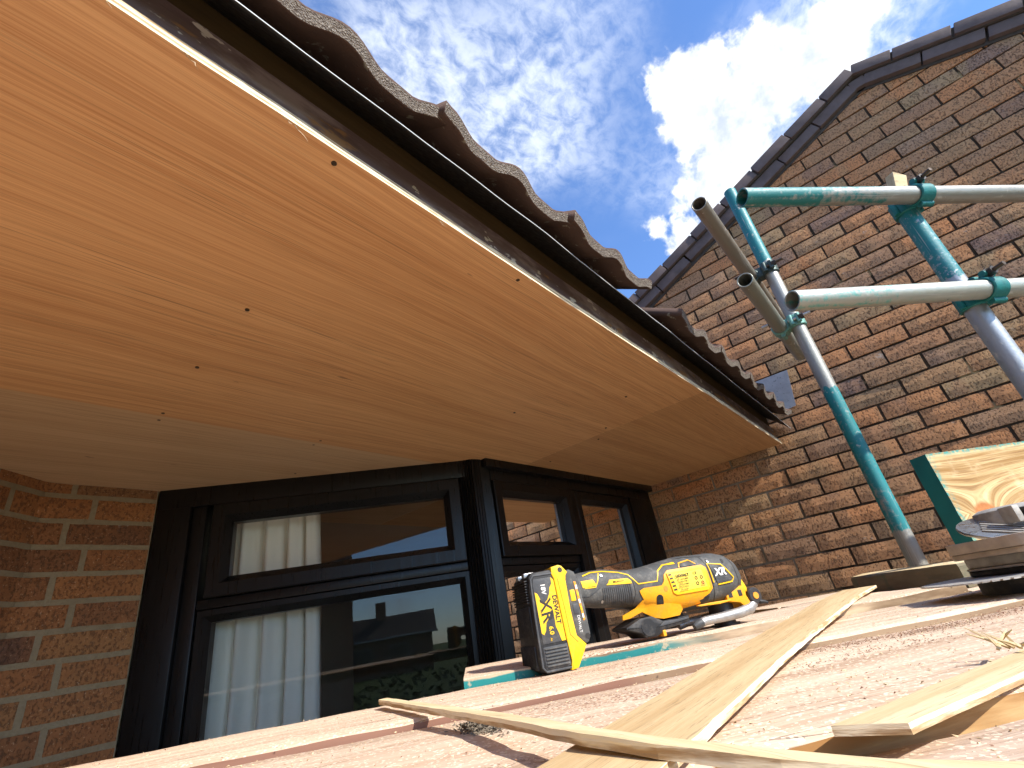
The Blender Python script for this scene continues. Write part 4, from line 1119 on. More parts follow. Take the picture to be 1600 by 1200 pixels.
# toe board standing on edge with teal end
def toe():
    L = 1.5; H = 0.222; T = 0.036; nx, nz = 60, 14; vs = []; fs = []; mi = []
    for i in range(nx + 1):
        x = L * i / nx
        for j in range(nz + 1):
            z = -H + H * j / nz
            vs.append((x, 0.0010 * noise.noise(Vector((x * 8, z * 40, 1))), z))
    k = len(vs)
    for i in range(nx + 1):
        x = L * i / nx
        for j in range(nz + 1): vs.append((x, T, -H + H * j / nz))
    q = lambda i, j: i * (nz + 1) + j
    for i in range(nx):
        for j in range(nz):
            fs.append((q(i, j), q(i + 1, j), q(i + 1, j + 1), q(i, j + 1))); mi.append(0)
            fs.append((k + q(i, j), k + q(i, j + 1), k + q(i + 1, j + 1), k + q(i + 1, j))); mi.append(0)
        fs.append((q(i, nz), q(i + 1, nz), k + q(i + 1, nz), k + q(i, nz))); mi.append(2)
        fs.append((q(i, 0), k + q(i, 0), k + q(i + 1, 0), q(i + 1, 0))); mi.append(0)
    for j in range(nz):
        fs.append((q(0, j), q(0, j + 1), k + q(0, j + 1), k + q(0, j))); mi.append(1)
        fs.append((q(nx, j), k + q(nx, j), k + q(nx, j + 1), q(nx, j + 1))); mi.append(1)
    def m(g, b):
        c = objco(g)
        sep = g.n.new('ShaderNodeSeparateXYZ'); g.l.new(c, sep.inputs[0])
        # rings bend round a knot near the lower left
        kx, kz = 0.062, -0.118
        dx = g.math('SUBTRACT', sep.outputs[0], kx); dz = g.math('SUBTRACT', sep.outputs[2], kz)
        r = g.math('SQRT', g.math('ADD', g.math('MULTIPLY', dx, dx), g.math('MULTIPLY', g.math('MULTIPLY', dz, dz), 2.2)))
        bend = g.math('MULTIPLY', g.math('EXPONENT', g.math('MULTIPLY', r, -18)), 0.075)
        zz_ = g.math('ADD', sep.outputs[2], g.math('MULTIPLY', bend, g.math('SIGN', dz)))
        cc = g.node('ShaderNodeCombineXYZ', 0, {0: g.math('MULTIPLY', sep.outputs[0], 0.05), 2: zz_})
        gr = g.noise(g.scale(cc, 40, 1, 95), 1, 5, 0.6, 0.3); fi = g.noise(g.scale(cc, 200, 1, 420), 1, 3)
        blot = g.noise(c, 20, 5, 0.65)
        col = g.mix(g.mapr(gr, 0.34, 0.66), (0.30, 0.17, 0.06), (0.70, 0.53, 0.28))
        col = g.mix(g.mapr(fi, 0.52, 0.64, 0, 0.65), col, (0.22, 0.12, 0.05)); col = g.mix(g.mapr(blot, 0.5, 0.75, 0, 0.4), col, (0.84, 0.70, 0.45))
        kn = g.mapr(r, 0.030, 0.018)
        col = g.mix(kn, col, g.mix(g.noise(c, 120, 4), (0.30, 0.10, 0.035), (0.55, 0.25, 0.09)))
        # teal overspray at the painted end and top edge
        e = g.math('MAXIMUM', g.mapr(sep.outputs[0], 0.016, 0.0, 0, 1), g.mapr(sep.outputs[2], -0.012, 0.0, 0, 1))
        col = g.mix(g.math('MULTIPLY', e, g.mapr(g.noise(c, 110, 4), 0.38, 0.62)), col, (0.05, 0.30, 0.27))
        setb(g, b, col, 0.8, 0, g.bump(g.math('ADD', gr, fi), 0.5, 0.0012), 0.2)
    TM = mat('knotty_toe_board', m)
    me = mesh_data('toe_board', vs, fs, TM); me.materials.append(TEALC); me.materials.append(m_flat('pale_mint_edge', (0.30, 0.45, 0.36), 0.8, 0, 0.3, 40))
    for p, i in zip(me.polygons, mi): p.material_index = i
    o = obj('toe_board', fix(me), None, (1.2276, -0.0461, 0.1700), (0, 0, math.atan2(-0.669, 0.743)))
    return tag(o, 'upright knotty toe board with dark teal painted end, on edge behind the saw', 'board')
toe()

for i, (a, b, w) in enumerate(((0.657, 0.885, 'first'), (0.891, 1.118, 'second'), (1.124, 1.350, 'third'))):
    board(a, b, 0.668, 1.42, ZD_ - 0.001, 0.038, DECKB if i == 1 else DECK, YSIDE, w + ' short scaffold board under the timber block towards the gable, counted from the viewer', seed=31 + i)

# ------------------------------------------------------------------ loose timber on the deck
def loose(name, line, hw, th, material, label, edge=None, seed=1, rough=0.0008, cat='offcut', group=None, endskew=0.0):
    """bent strip: line = list of (x, y, ztop)"""
    pts = []
    P = [Vector(p) for p in line]
    for a, b in zip(P, P[1:]):
        k = max(2, int((b - a).length / 0.012))
        for i in range(k): pts.append(a.lerp(b, i / k))
    pts.append(P[-1]); n = len(pts)
    for _ in range(6):
        pts = [pts[0]] + [(pts[i - 1] + pts[i] * 2 + pts[i + 1]) / 4 for i in range(1, n - 1)] + [pts[-1]]
    vs = []; fs = []; mi = []; org = pts[0].copy(); d0 = (P[-1] - P[0]); ang = math.atan2(d0.y, d0.x); Mi = Matrix.Rotation(-ang, 3, 'Z')
    for i, p in enumerate(pts):
        d = (pts[min(i + 1, n - 1)] - pts[max(i - 1, 0)]).normalized(); s = Vector((-d.y, d.x, 0)).normalized(); u = Vector((0, 0, 1))
        w1 = hw + rough * (noise.noise(Vector((i * 0.5, seed, 0))) + noise.noise(Vector((i * 1.9, seed, 2)))); w2 = hw + rough * (noise.noise(Vector((i * 0.5, seed, 5))) + noise.noise(Vector((i * 1.9, seed, 7))))
        sk = d * endskew * (1 if i in (0, n - 1) else 0)
        for q in (p + s * w1 + sk, p + s * 0.0 + u * 0.0002, p - s * w2 - sk, p - s * w2 - u * th - sk, p + s * w1 - u * th + sk):
            vs.append(Mi @ (q - org))
    for i in range(n - 1):
        for q in range(5):
            fs.append((i * 5 + q, i * 5 + 5 + q, i * 5 + 5 + (q + 1) % 5, i * 5 + (q + 1) % 5)); mi.append(0 if q in (0, 1, 3) else 1)
    fs += [(0, 1, 2, 3, 4), tuple((n - 1) * 5 + q for q in (4, 3, 2, 1, 0))]; mi += [1, 1]
    me = mesh_data(name, vs, fs, material); me.materials.append(edge or PLYEDGE)
    for p, m_ in zip(me.polygons, mi): p.material_index = m_
    o = obj(name, fix(me), None, org, (0, 0, ang))
    return tag(o, label, cat, group)
loose('plywood_offcut', [(0.03, 0.124, -0.0490), (0.16, 0.1275, -0.0505), (0.30, 0.135, -0.0490), (0.42, 0.141, -0.0470), (0.54, 0.144, -0.0450), (0.70, 0.144, -0.0415), (0.86, 0.142, -0.0360), (1.10, 0.139, -0.0340)], 0.0262, 0.0042, OFF,
      'wide wavy plywood offcut running up the deck to the timber block', seed=3, group='plywood offcuts')
loose('plywood_offcut', [(0.368, 0.510, -0.0445), (0.244, 0.220, -0.0440), (0.199, 0.133, -0.0428), (0.193, 0.078, -0.0470), (0.197, 0.036, -0.0520), (0.205, -0.03, -0.0535)], 0.0046, 0.0045, OFFP,
      'long thin plywood strip lying across the wide offcut', seed=8, rough=0.0012, group='plywood offcuts')
loose('plywood_offcut', [(0.2531, 0.0483, -0.0538), (0.3316, 0.0103, -0.0535), (0.6616, -0.150, -0.0530)], 0.0115, 0.0036, OFFP,
      'thick pale plywood offcut with square cut end at the lower right', seed=15, rough=0.0005, group='plywood offcuts', endskew=-0.006)
# splintered fibres on that offcut
spl = MB(); rs = random.Random(2)
for k in range(9):
    p = Vector((0.392 + rs.uniform(-0.010, 0.014), -0.006 + rs.uniform(-0.006, 0.006), -0.0512)); d = Vector((rs.uniform(-1, 1), rs.uniform(-1, 1), rs.uniform(0.15, 0.9))).normalized() * rs.uniform(0.008, 0.020)
    spl.sweep([p, p + d * 0.5, p + d + Vector((0, 0, -0.001))], [0.0010, 0.0008, 0.0002], 4)
tag(spl.build('wood_splinters', OFFP), 'bright torn wood splinters on the pale offcut at the right edge', 'splinters')
# timber block
bk = MB(); zt, zb2 = -0.0195, -0.0522
pl = [(1.370, 0.181), (0.985, -0.006), (1.13, -0.075), (1.66, 0.185)]; n = len(pl)
def blk(g, b):
    c = objco(g); n_ = g.noise(g.scale(c, 12, 12, 70), 1, 5, 0.65); w = g.noise(c, 30, 4)
    col = g.mix(n_, (0.10, 0.085, 0.055), (0.27, 0.22, 0.15)); col = g.mix(g.mapr(w, 0.5, 0.7, 0, 0.6), col, (0.10, 0.13, 0.09))
    setb(g, b, col, 0.9, 0, g.bump(n_, 0.8, 0.003), 0.15)
BLKM = mat('grey_weathered_block_side', blk)
vs = []; fs = []
dense = []
for i in range(4):
    a = Vector(pl[i]); b = Vector(pl[(i + 1) % 4])
    for k in range(8): dense.append(a.lerp(b, k / 8))
nd = len(dense)
for lev, z in ((0, zb2), (1, zt - 0.004), (2, zt)):
    for i, p in enumerate(dense):
        jn = 0.0025 * noise.noise(Vector((i * 0.7, lev * 3, 1)))
        c_ = Vector((1.30, 0.075)); q = p + (c_ - p).normalized() * (jn + (0.004 if lev == 2 else 0))
        vs.append((q.x, q.y, z + (0.0012 * noise.noise(Vector((i * 0.9, lev, 2))) if lev else 0)))
for lev in range(2):
    for i in range(nd): fs.append((lev * nd + i, lev * nd + (i + 1) % nd, (lev + 1) * nd + (i + 1) % nd, (lev + 1) * nd + i))
ns = len(fs); fs += [tuple(2 * nd + i for i in range(nd)), tuple(range(nd))[::-1]]
me = mesh_data('timber_block', vs, fs, BLKM); me.materials.append(OFFP); me.polygons[ns].material_index = 1
o = obj('timber_block', fix(me)); tag(o, 'thick grey-sided timber block lying flat beside the saw', 'timber block')

# sawdust chips scattered on the boards, and a clump of mossy debris under the thin strip
def chips(name, n, place, smin, smax, material, seed):
    rr = random.Random(seed); b = MB()
    for k in range(n):
        c = place(rr); s = rr.uniform(smin, smax); a = rr.uniform(0, 6.28); e = rr.uniform(0.3, 1.0); t = rr.uniform(-0.6, 0.6)
        ux = Vector((math.cos(a), math.sin(a), t)) * s; uy = Vector((-math.sin(a), math.cos(a), rr.uniform(-0.5, 0.5))) * s * e * 0.5; uz = Vector((0, 0, s * rr.uniform(0.15, 0.5)))
        b.add([c - ux - uy, c + ux - uy, c + uy * 1.5, c + uz], [(0, 1, 3), (1, 2, 3), (2, 0, 3), (0, 2, 1)])
    return b.build(name, material)
def on_deck(rr):
    while True:
        u = rr.betavariate(1.4, 1.8) * 0.75 - 0.02; v = rr.uniform(-0.45, 0.75)
        if rr.random() > 0.25 + 0.75 * max(0, noise.noise(Vector((u * 9, v * 5, 3))) + 0.3): continue
        z = ZB_ if u < 0.228 else (ZC_ if u < 0.476 else (ZD_ - 0.001 if u < 0.652 else ZE_))
        if u > 0.652 and not 0.0 < v < 1.0: continue
        p = uv(u, v, z + 0.0004)
        return p
def streaks(rr):
    u0, v0, su, sv = rr.choice(((0.452, 0.30, 0.010, 0.035), (0.445, 0.36, 0.012, 0.04), (0.440, 0.46, 0.012, 0.05), (0.44, 0.40, 0.008, 0.03), (0.395, 0.30, 0.012, 0.05), (0.46, 0.52, 0.008, 0.04)))
    return uv(rr.gauss(u0, su), rr.gauss(v0, sv), ZC_ + 0.0004)
CHP = m_flat('pale_wood_chips', (0.66, 0.50, 0.30), 0.9, 0, 0.3, 300)
CHB = m_flat('brown_wood_chips', (0.27, 0.145, 0.085), 0.9, 0, 0.4, 300)
o = chips('sawdust', 5200, on_deck, 0.0005, 0.0016, CHP, 5); tag(o, 'pale sawdust and chips scattered over the scaffold boards', 'sawdust', kind='stuff')
o = chips('bark_crumbs', 3000, lambda rr: streaks(rr) if rr.random() < 0.6 else on_deck(rr), 0.0004, 0.0013, CHB, 6); tag(o, 'brown crumbs scattered over the scaffold boards', 'crumbs', kind='stuff')
def clump(rr):
    t = rr.gauss(0, 1); w = rr.gauss(0, 1)
    p = Vector((0.283, 0.284, 0)) + Vector((0.35, 0.94, 0)) * (t * 0.013) + Vector((0.94, -0.35, 0)) * (w * 0.005)
    return Vector((p.x, p.y, ZC_ + abs(rr.gauss(0, 1)) * 0.0042 * math.exp(-(t * t + w * w) / 5)))
o = chips('debris_clump', 900, clump, 0.0007, 0.0026, m_flat('grey_moss_debris', (0.16, 0.13, 0.095), 0.95, 0, 0.6, 250), 9); tag(o, 'clump of grey mossy debris under the thin plywood strip', 'debris', kind='stuff')

# ------------------------------------------------------------------ cordless oscillating tool
def mmv(p): return tuple(c * 0.001 for c in p)
tool = empty('oscillating_tool', (0.484, 0.393, -0.0530), (0, 0, math.atan2(-0.577, 0.817)))
tag(tool, 'yellow and grey cordless oscillating multi tool standing on its battery on the boards', 'power tool')
SEC = [(66, 82, 19, 17), (88, 82.3, 20.5, 19), (105, 81, 22.5, 20.5), (122, 79.5, 23.4, 21), (142, 76, 23, 22), (156, 73, 24.5, 25), (172, 71, 27, 28.5), (190, 69, 31, 31), (210, 69.5, 33, 33), (230, 70.3, 34.4, 34),
       (260, 70, 33.6, 34), (285, 71.5, 31.5, 33), (300, 71.8, 27, 30.5), (312, 70, 21, 25), (319, 67, 14, 18), (323, 65, 6, 8)]
PW = 2.7
def sec(a):
    if a <= SEC[0][0]: return SEC[0][1:]
    for s, t in zip(SEC, SEC[1:]):
        if a <= t[0]:
            k = (a - s[0]) / (t[0] - s[0]); return tuple(s[i] + k * (t[i] - s[i]) for i in (1, 2, 3))
    return SEC[-1][1:]
def surf(a, z, off=0.0):
    zc, hh, hw = sec(a); q = min(0.999, abs(z - zc) / hh)
    return 37.5 - hw * (1 - q ** PW) ** (1 / PW) - off
def loft():
    vs = []; fs = []; seg = 40; rows = []
    A0 = [SEC[0][0] + (SEC[-1][0] - SEC[0][0]) * i / 90 for i in range(91)]
    for a in A0:
        zc, hh, hw = sec(a)
        for k in range(seg):
            t = 2 * math.pi * k / seg; c, s = math.cos(t), math.sin(t)
            vs.append(mmv((a, 37.5 + hw * math.copysign(abs(c) ** (2 / PW), c), zc + hh * math.copysign(abs(s) ** (2 / PW), s))))
    n = len(A0)
    for i in range(n - 1):
        for k in range(seg): fs.append((i * seg + k, i * seg + (k + 1) % seg, (i + 1) * seg + (k + 1) % seg, (i + 1) * seg + k))
    fs += [tuple(range(seg))[::-1], tuple(range((n - 1) * seg, n * seg))]
    return obj('body', fix(mesh_data('body', vs, fs, GREY, True)), tool)
body = loft()
def patch(name, poly, off, material, parent, step=3.0, skirt=3.0, fn=None):
    """raised plate that follows the side of the body; poly in mm (a, z)"""
    fn = fn or surf
    pts = []; n0 = len(poly)
    for i in range(n0):
        p, q = Vector(poly[i]), Vector(poly[(i + 1) % n0]); k = max(1, int((q - p).length / step))
        for j in range(k): pts.append(p.lerp(q, j / k))
    nb_ = len(pts); edges = [(i, (i + 1) % nb_) for i in range(nb_)]
    x0 = min(p.x for p in pts); x1 = max(p.x for p in pts); y0 = min(p.y for p in pts); y1 = max(p.y for p in pts)
    def inside(p):
        c = False
        for i in range(nb_):
            a, b = pts[i], pts[(i + 1) % nb_]
            if (a.y > p.y) != (b.y > p.y) and p.x < (b.x - a.x) * (p.y - a.y) / (b.y - a.y) + a.x: c = not c
        return c
    extra = []
    y = y0 + step
    while y < y1:
        x = x0 + step
        while x < x1:
            v = Vector((x, y))
            if inside(v) and min((v - p).length for p in pts) > step * 0.6: extra.append(v)
            x += step
        y += step
    r = delaunay_2d_cdt(pts + extra, edges, [], 1, 1e-5)
    V, E_, F_ = r[0], r[1], r[2]
    vs = [mmv((v.x, fn(v.x, v.y, off), v.y)) for v in V]; fs = [tuple(f) for f in F_]
    cnt = {}
    for f in fs:
        for i in range(len(f)):
            e = (f[i], f[(i + 1) % len(f)]); cnt[tuple(sorted(e))] = cnt.get(tuple(sorted(e)), 0) + 1
    rim = [e for e, c in cnt.items() if c == 1]; mp = {}
    for e in rim:
        for i in e:
            if i not in mp: mp[i] = len(vs); vs.append((vs[i][0], vs[i][1] + skirt * 0.001, vs[i][2]))
    for a, b in rim: fs.append((a, b, mp[b], mp[a]))
    me = fix(mesh_data(name, vs, fs, material)); 
    for p in me.polygons: p.use_smooth = True
    try: me.set_sharp_from_angle(angle=R_(45))
    except Exception: pass
    return obj(name, me, parent)
def ribbon(pts, w):
    """polygon of a line of width w"""
    P = [Vector(p) for p in pts]; L = []; Rr = []
    for i, p in enumerate(P):
        d = (P[min(i + 1, len(P) - 1)] - P[max(i - 1, 0)]).normalized(); nn = Vector((-d.y, d.x)) * w / 2
        L.append(tuple(p + nn)); Rr.append(tuple(p - nn))
    return L + Rr[::-1]
ypoly = [(157, 69), (163, 71.5), (187, 71), (191, 75), (194, 83), (201, 87.8), (252, 88), (257, 84), (258, 58), (252, 52.5), (243, 49), (238, 42.5), (210, 40), (205, 38.5), (190, 40.5), (172, 47), (166, 47), (158, 50.5), (160.5, 58), (157.5, 66)]
patch('motor_cover', ypoly, 1.2, YEL, tool)
patch('cover_tail', [(130.5, 39.5), (141, 40.2), (157, 45), (171, 36), (182, 33.2), (203.5, 33.9), (209, 40), (207, 46), (190, 50), (172, 55), (159, 58), (150, 50.5), (131, 44.5)], 0, YEL, tool, fn=lambda a, z, o: surf(max(a, 162), max(z, 52), 0.8) + (52 - min(z, 52)) * 0.22 + max(0, 162 - a) * 0.12)
rat = patch('rating_plate', [(197.5, 84.5), (250, 85.2), (252.6, 82), (253.2, 59.5), (250, 56.8), (204, 57.2), (199.5, 60)], 2.6, YELB, tool)
patch('plate_recess', [(203, 82), (247.5, 82.4), (249.3, 61), (206, 60.2)], 2.9, m_flat('pale_yellow_label', (0.88, 0.62, 0.05), 0.55, 0, 0.06), rat, skirt=1)
def put_text(body_, size, a, z, y, parent, material, rot=0.0, **kw):
    me = text_mesh(body_, size * 0.001, material, extrude=0.00012, **kw)
    o = obj('lettering', me, parent, mmv((a, y, z)), (math.pi / 2, rot, 0)); return o
ysurf = 37.5 - 34 - 3.15
put_text('DEWALT', 5.0, 217, 78.6, ysurf + 0.1, rat, PRINT, offset=0.00012)
put_text('CE', 5.0, 236, 79.0, ysurf + 0.1, rat, PRINT)
for i, (t, a, w) in enumerate((('18V  N=0-20000', 216, 2.5), ('DCS355 TYPE 1', 216, 2.5), ('OSCILLATING', 216, 2.5), ('MULTI-TOOL', 215, 2.5), ('XR LI-ION', 215, 2.5))):
    put_text(t, w, a, 74.5 - i * 3.1, ysurf - 0.05, rat, PRINT)
for a, z in ((236, 73), (244, 73), (236, 66.5), (244, 66.5)):
    b = MB(); b.ring(mmv((a, ysurf - 0.1, z)), (0, 1, 0), 0.0013, 0.0022, 0.0003, 16); b.build('approval_mark', PRINT, rat)
tri = MB(); tri.prism([(0.2400, 0.0625), (0.2470, 0.0625), (0.2435, 0.0690)], (ysurf - 0.1) * 0.001, (ysurf + 0.05) * 0.001); tri.build('warning_mark', ORG, rat)
for i in range(5):
    z = 80.5 - i * 4.6; a = 201.2 + i * 0.5
    patch('vent_slot', [(a - 2.4, z), (a + 2.0, z + 0.3), (a + 2.0, z + 2.3), (a - 2.4, z + 2.0)], 2.75, PRINT, tool, skirt=0.5)
for a, z, r, o_ in ((112.4, 95, 3.0, 0.4), (107, 64, 2.6, 0.4), (265, 91, 3.6, 0.4), (288, 89, 3.0, 0.4), (191, 66.5, 3.4, 1.5)):
    patch('screw_hole', [(a + r * 0.8 * math.cos(t * 0.524), z + r * math.sin(t * 0.524)) for t in range(12)], o_, PRINT if a != 191 else m_flat('shadowed_orange', (0.55, 0.22, 0.01), 0.6), tool, step=2, skirt=0.4)
def pill(a, z, w, h, n=8):
    out = []
    for k in range(n + 1): t = math.pi * k / n; out.append((a + w / 2 * math.cos(t), z + (h - w) / 2 + w / 2 * math.sin(t)))
    for k in range(n + 1): t = math.pi + math.pi * k / n; out.append((a + w / 2 * math.cos(t), z - (h - w) / 2 + w / 2 * math.sin(t)))
    return out
patch('button', pill(180.5, 52.5, 8.4, 17), 1.9, BLK, tool, step=2)
patch('air_vent', [(222, 92.5), (238, 94.5), (243, 90.5), (240, 89.2), (222, 89.2)], 0.9, PRINT, tool, step=2)
patch('air_vent', [(236, 46.0), (251, 49.5), (249, 44.2), (239, 42.6)], 1.5, PRINT, tool, step=2)
patch('vent_frame', ribbon([(219, 89), (222, 94.5), (238, 96.6), (245, 90.2)], 1.6), 1.1, YEL, tool, step=2)
patch('badge', [(263.5, 87), (281, 83.5), (294, 66.5), (291, 63), (267.5, 62.5)], 0.9, DGREY, tool, step=2.5)
patch('badge_frame', ribbon([(262, 64), (261.5, 88.2), (282, 85), (296.3, 66.5), (292, 61.8), (268, 60.8)], 1.6), 1.2, YELB, tool, step=2)
put_text('XR', 13, 276, 75.5, surf(276, 75.5) - 1.7, tool, WPRINT, offset=0.0005, shear=0.18)
for i in range(6):
    z = 65 + i * 3.4
    patch('badge_rib', ribbon([(266.5, z), (291 - max(0, i - 1) * 2.4, z)], 0.7), 1.25, GREY, tool, step=3, skirt=0.6)
patch('trim_line', ribbon([(88, 97.5), (100, 100.5), (116, 99.8), (138, 95.5), (149, 90.5), (158, 77.5), (183, 77.0), (189, 89), (200, 95.4), (217, 96)], 1.5), 0.5, YELB, tool, step=2, skirt=0.8)
patch('trim_block', [(205, 96.3), (216.5, 97.2), (217, 94.2), (207, 94.4)], 0.6, YELB, tool, step=2)
patch('trim_line', ribbon([(86.5, 82.5), (101, 82.0), (105, 88), (110, 98)], 1.4), 0.5, YELB, tool, step=2, skirt=0.8)
patch('trim_panel', [(83, 91.5), (99.5, 91.6), (103, 83.5), (84, 83.2)], 0.6, YELB, tool, step=2, skirt=0.8)
patch('trim_panel', [(115.5, 82.2), (119, 84.5), (121, 88), (146, 86.5), (149.5, 83.5), (150.2, 79.5)], 0.6, YELB, tool, step=2, skirt=0.8)
put_text('BRUSHLESS', 3.3, 133.5, 84.2, surf(133, 84) - 0.75, tool, PRINT, rot=0.04)
for i in range(15):
    a = 109 + i * 2.7
    patch('grip_rib', ribbon([(a, 58.0 - i * 0.2), (a + 0.3, 69), (a + 0.6, 79.3)], 1.25), 0.7, DGREY, tool, step=2.5, skirt=0.9)
patch('grip_outline', ribbon([(78, 74), (90, 72.2), (100, 77), (107, 81)], 1.0), 0.5, DGREY, tool, step=2, skirt=0.6)
# dark under-housing with paddle
uh = MB(); uh.prism([mmv((a, 0, z))[0::2] for a, z in [(128, 31), (150, 38.5), (166, 39), (180, 31.5), (219, 32.5), (218, 24.5), (196, 22.5), (184, 21.5), (174, 17.5), (169, 15.5), (152, 16), (147, 21.5), (128, 28)]], 0.014, 0.060, 0.003)
uh.build('under_housing', BLK, tool, auto=40)
lk = MB(); lk.bbox(0.1755, 0.1800, 0.0135, 0.030, 0.014, 0.0210, 0.001); lk.build('lock_tab', YEL, tool)
kb = MB(); kb.cyl(mmv((158, 13.6, 27)), mmv((158, 61, 27)), 0.0098, 0.0105, 28); kb.build('trigger_boss', BLK, tool, auto=40)
pdl = MB(); pdl.prism([mmv((a, 0, z))[0::2] for a, z in [(172, 25.5), (196, 26.5), (216, 28.2), (216.5, 30.2), (196, 30.0), (180, 30.2)]], 0.0128, 0.062, 0.0008); pdl.build('trigger_paddle', DGREY, tool, auto=40)
for line in ([(259.5, 40), (260.3, 60), (260, 85), (257, 98)], [(80, 64), (79.5, 82), (80.5, 99)], [(262, 98.5), (240, 100.8), (226, 101.2)], [(156, 90), (152, 83), (152, 68), (148, 58), (147, 54)], [(300, 92), (304, 80), (306, 62), (301, 50)]):
    patch('seam', ribbon(line, 0.75), 0.25, PRINT, tool, step=2, skirt=0.3)
for a, z in ((112.4, 95), (107, 64), (265, 91)):
    patch('screw_head', [(a + 1.7 * math.cos(t * 0.785), z + 2.0 * math.sin(t * 0.785)) for t in range(8)], 0.55, STEEL, tool, step=2, skirt=0.3)
# nose: bracket, lever, spindle, blade
br = MB(); br.prism([mmv((a, 0, z))[0::2] for a, z in [(281, 52.5), (284, 55), (311, 55), (313, 49), (312, 42), (316.5, 33), (314, 29), (306, 27.5), (299, 35), (281, 38.8)]], 0.0125, 0.0625, 0.002)
br.build('nose_bracket', YEL, tool, auto=40)
for a in (287.5, 303):
    b = MB(); b.bbox(a * 0.001 - 0.0032, a * 0.001 + 0.0032, 0.0121, 0.016, 0.0425, 0.0505, 0.0006); b.build('led_window', DSTEEL, tool)
sp = MB(); sp.prism([mmv((a, 0, z))[0::2] for a, z in [(303, 82), (307, 80), (314, 66), (319, 52), (317, 44), (312, 52), (309, 65)]], 0.0155, 0.0595, 0.0015); sp.build('nose_spine', YELB, tool, auto=40)
rg = MB(); rg.cyl(mmv((322, 37.5, 38)), mmv((330, 37.5, 37)), 0.0150, 0.0130, 24); rg.cyl(mmv((330, 37.5, 37)), mmv((334, 37.5, 36.4)), 0.009, 0.008, 20); rg.build('lever_hub', DSTEEL, tool, auto=40)
rg = MB(); rg.ring(mmv((324, 14, 40)), (0, 1, 0), 0.0045, 0.0105, 0.008, 24); rg.build('pivot_ring', DSTEEL, tool, auto=40)
pin = MB(); pin.cyl(mmv((324, 9, 40)), mmv((324, 19, 40)), 0.0042, seg=16); pin.build('pivot_pin', ORG, tool, auto=40)
th = MB(); th.sweep([mmv(p) for p in ((328, 12, 32), (334, 11, 31), (339, 10, 29))], [0.003, 0.0026, 0.0016], 8); th.build('release_tip', BLK, tool, auto=40)
lv = MB()
path = [(227, 14, 19.5), (240, 13.5, 22), (256, 13, 22.2), (275, 13, 22.6), (295, 13.5, 23.6), (312, 14.5, 26), (320, 15.5, 31), (323, 16, 38)]
lv.sweep([mmv(p) for p in path], [0.0044, 0.0046, 0.0048, 0.0052, 0.0056, 0.0058, 0.0055, 0.005], 12, 1.15)
lv.sweep([mmv((a, y + 46, z)) for a, y, z in path], [0.0044, 0.0046, 0.0048, 0.0052, 0.0056, 0.0058, 0.0055, 0.005], 12, 1.15)
lv.build('clamp_lever', m_flat('grey_cast_lever', (0.36, 0.35, 0.33), 0.45, 0.6, 0.45, 90, 0.4, 200), tool, auto=50)
lt = MB(); lt.sweep([mmv(p) for p in ((221, 14, 17.4), (227, 14, 19.5), (234, 13.7, 21.2))], [0.0036, 0.0054, 0.0052], 12); lt.build('lever_tip', DGREY, tool, auto=50)
pl_ = MB(); pl_.prism([mmv((a, 0, z))[0::2] for a, z in [(232, 41), (236, 39.2), (266, 38), (284, 39), (284, 41), (250, 41.5)]], 0.010, 0.060, 0.0006); pl_.build('under_trim', YEL, tool)
cl = MB(); cl.cyl(mmv((284, 37.5, 40)), mmv((284, 37.5, 27)), 0.0165, 0.0165, 28); cl.cyl(mmv((284, 37.5, 27)), mmv((284, 37.5, 13)), 0.0125, 0.0145, 28); cl.build('spindle', DSTEEL, tool, auto=40)
cl = MB(); cl.cyl(mmv((284, 37.5, 13)), mmv((284, 37.5, 7)), 0.0190, 0.0190, 28); cl.cyl(mmv((284, 37.5, 7)), mmv((284, 37.5, 0.6)), 0.0155, 0.0150, 28); cl.build('collet', BLK, tool, auto=40)
bl = MB(); bl.prism([(0.284 + 0.012 * math.cos(t * 0.3), 0.0375 + 0.012 * math.sin(t * 0.3)) for t in range(4, 18)] + [(0.300, 0.024), (0.334, 0.021), (0.338, 0.030), (0.338, 0.045), (0.334, 0.054), (0.300, 0.051)], 0.0062, 0.0074, 0, Matrix.Rotation(math.pi / 2, 4, 'X') @ Matrix.Scale(-1, 4, (0, 1, 0)) if False else Matrix(((1, 0, 0, 0), (0, 0, 1, 0), (0, 1, 0, 0), (0, 0, 0, 1))))
bl.build('blade', DSTEEL, tool)
# battery foot of the tool
ft = MB(); ft.prism([mmv((a, 0, z))[0::2] for a, z in [(56, 101), (59, 105.5), (64, 106.5), (70, 103), (73, 95), (75.5, 62), (75.5, 33), (72, 25), (67, 23.5), (57, 34), (55.5, 62)]], 0.0015, 0.0735, 0.003)
ft.build('battery_foot', GREY, tool, auto=40)
gg = MB(); gg.prism([mmv((a, 0, z))[0::2] for a, z in [(66.2, 92), (69.2, 91), (72.0, 48.5), (69.4, 47.5), (67.8, 66), (67.0, 80)]], 0.0009, 0.003, 0.0003); gg.build('gauge_frame', ORG, tool)
for i in range(5):
    b = MB(); z = 85 - i * 8; b.bbox(0.0672 + i * 0.0004, 0.0697 + i * 0.0003, 0.0005, 0.002, (z - 2.4) * 0.001, (z + 2.4) * 0.001, 0.0003); b.build('gauge_light', YELB if i % 2 else WPRINT, tool)
b = MB(); b.bbox(0.0590, 0.0655, 0.0006, 0.004, 0.0700, 0.0830, 0.0012); b.build('mode_button', YELB, tool, auto=40)
b = MB(); b.bbox(0.0592, 0.0662, 0.0008, 0.004, 0.0555, 0.0670, 0.0012); b.build('gauge_button', DGREY, tool, auto=40)
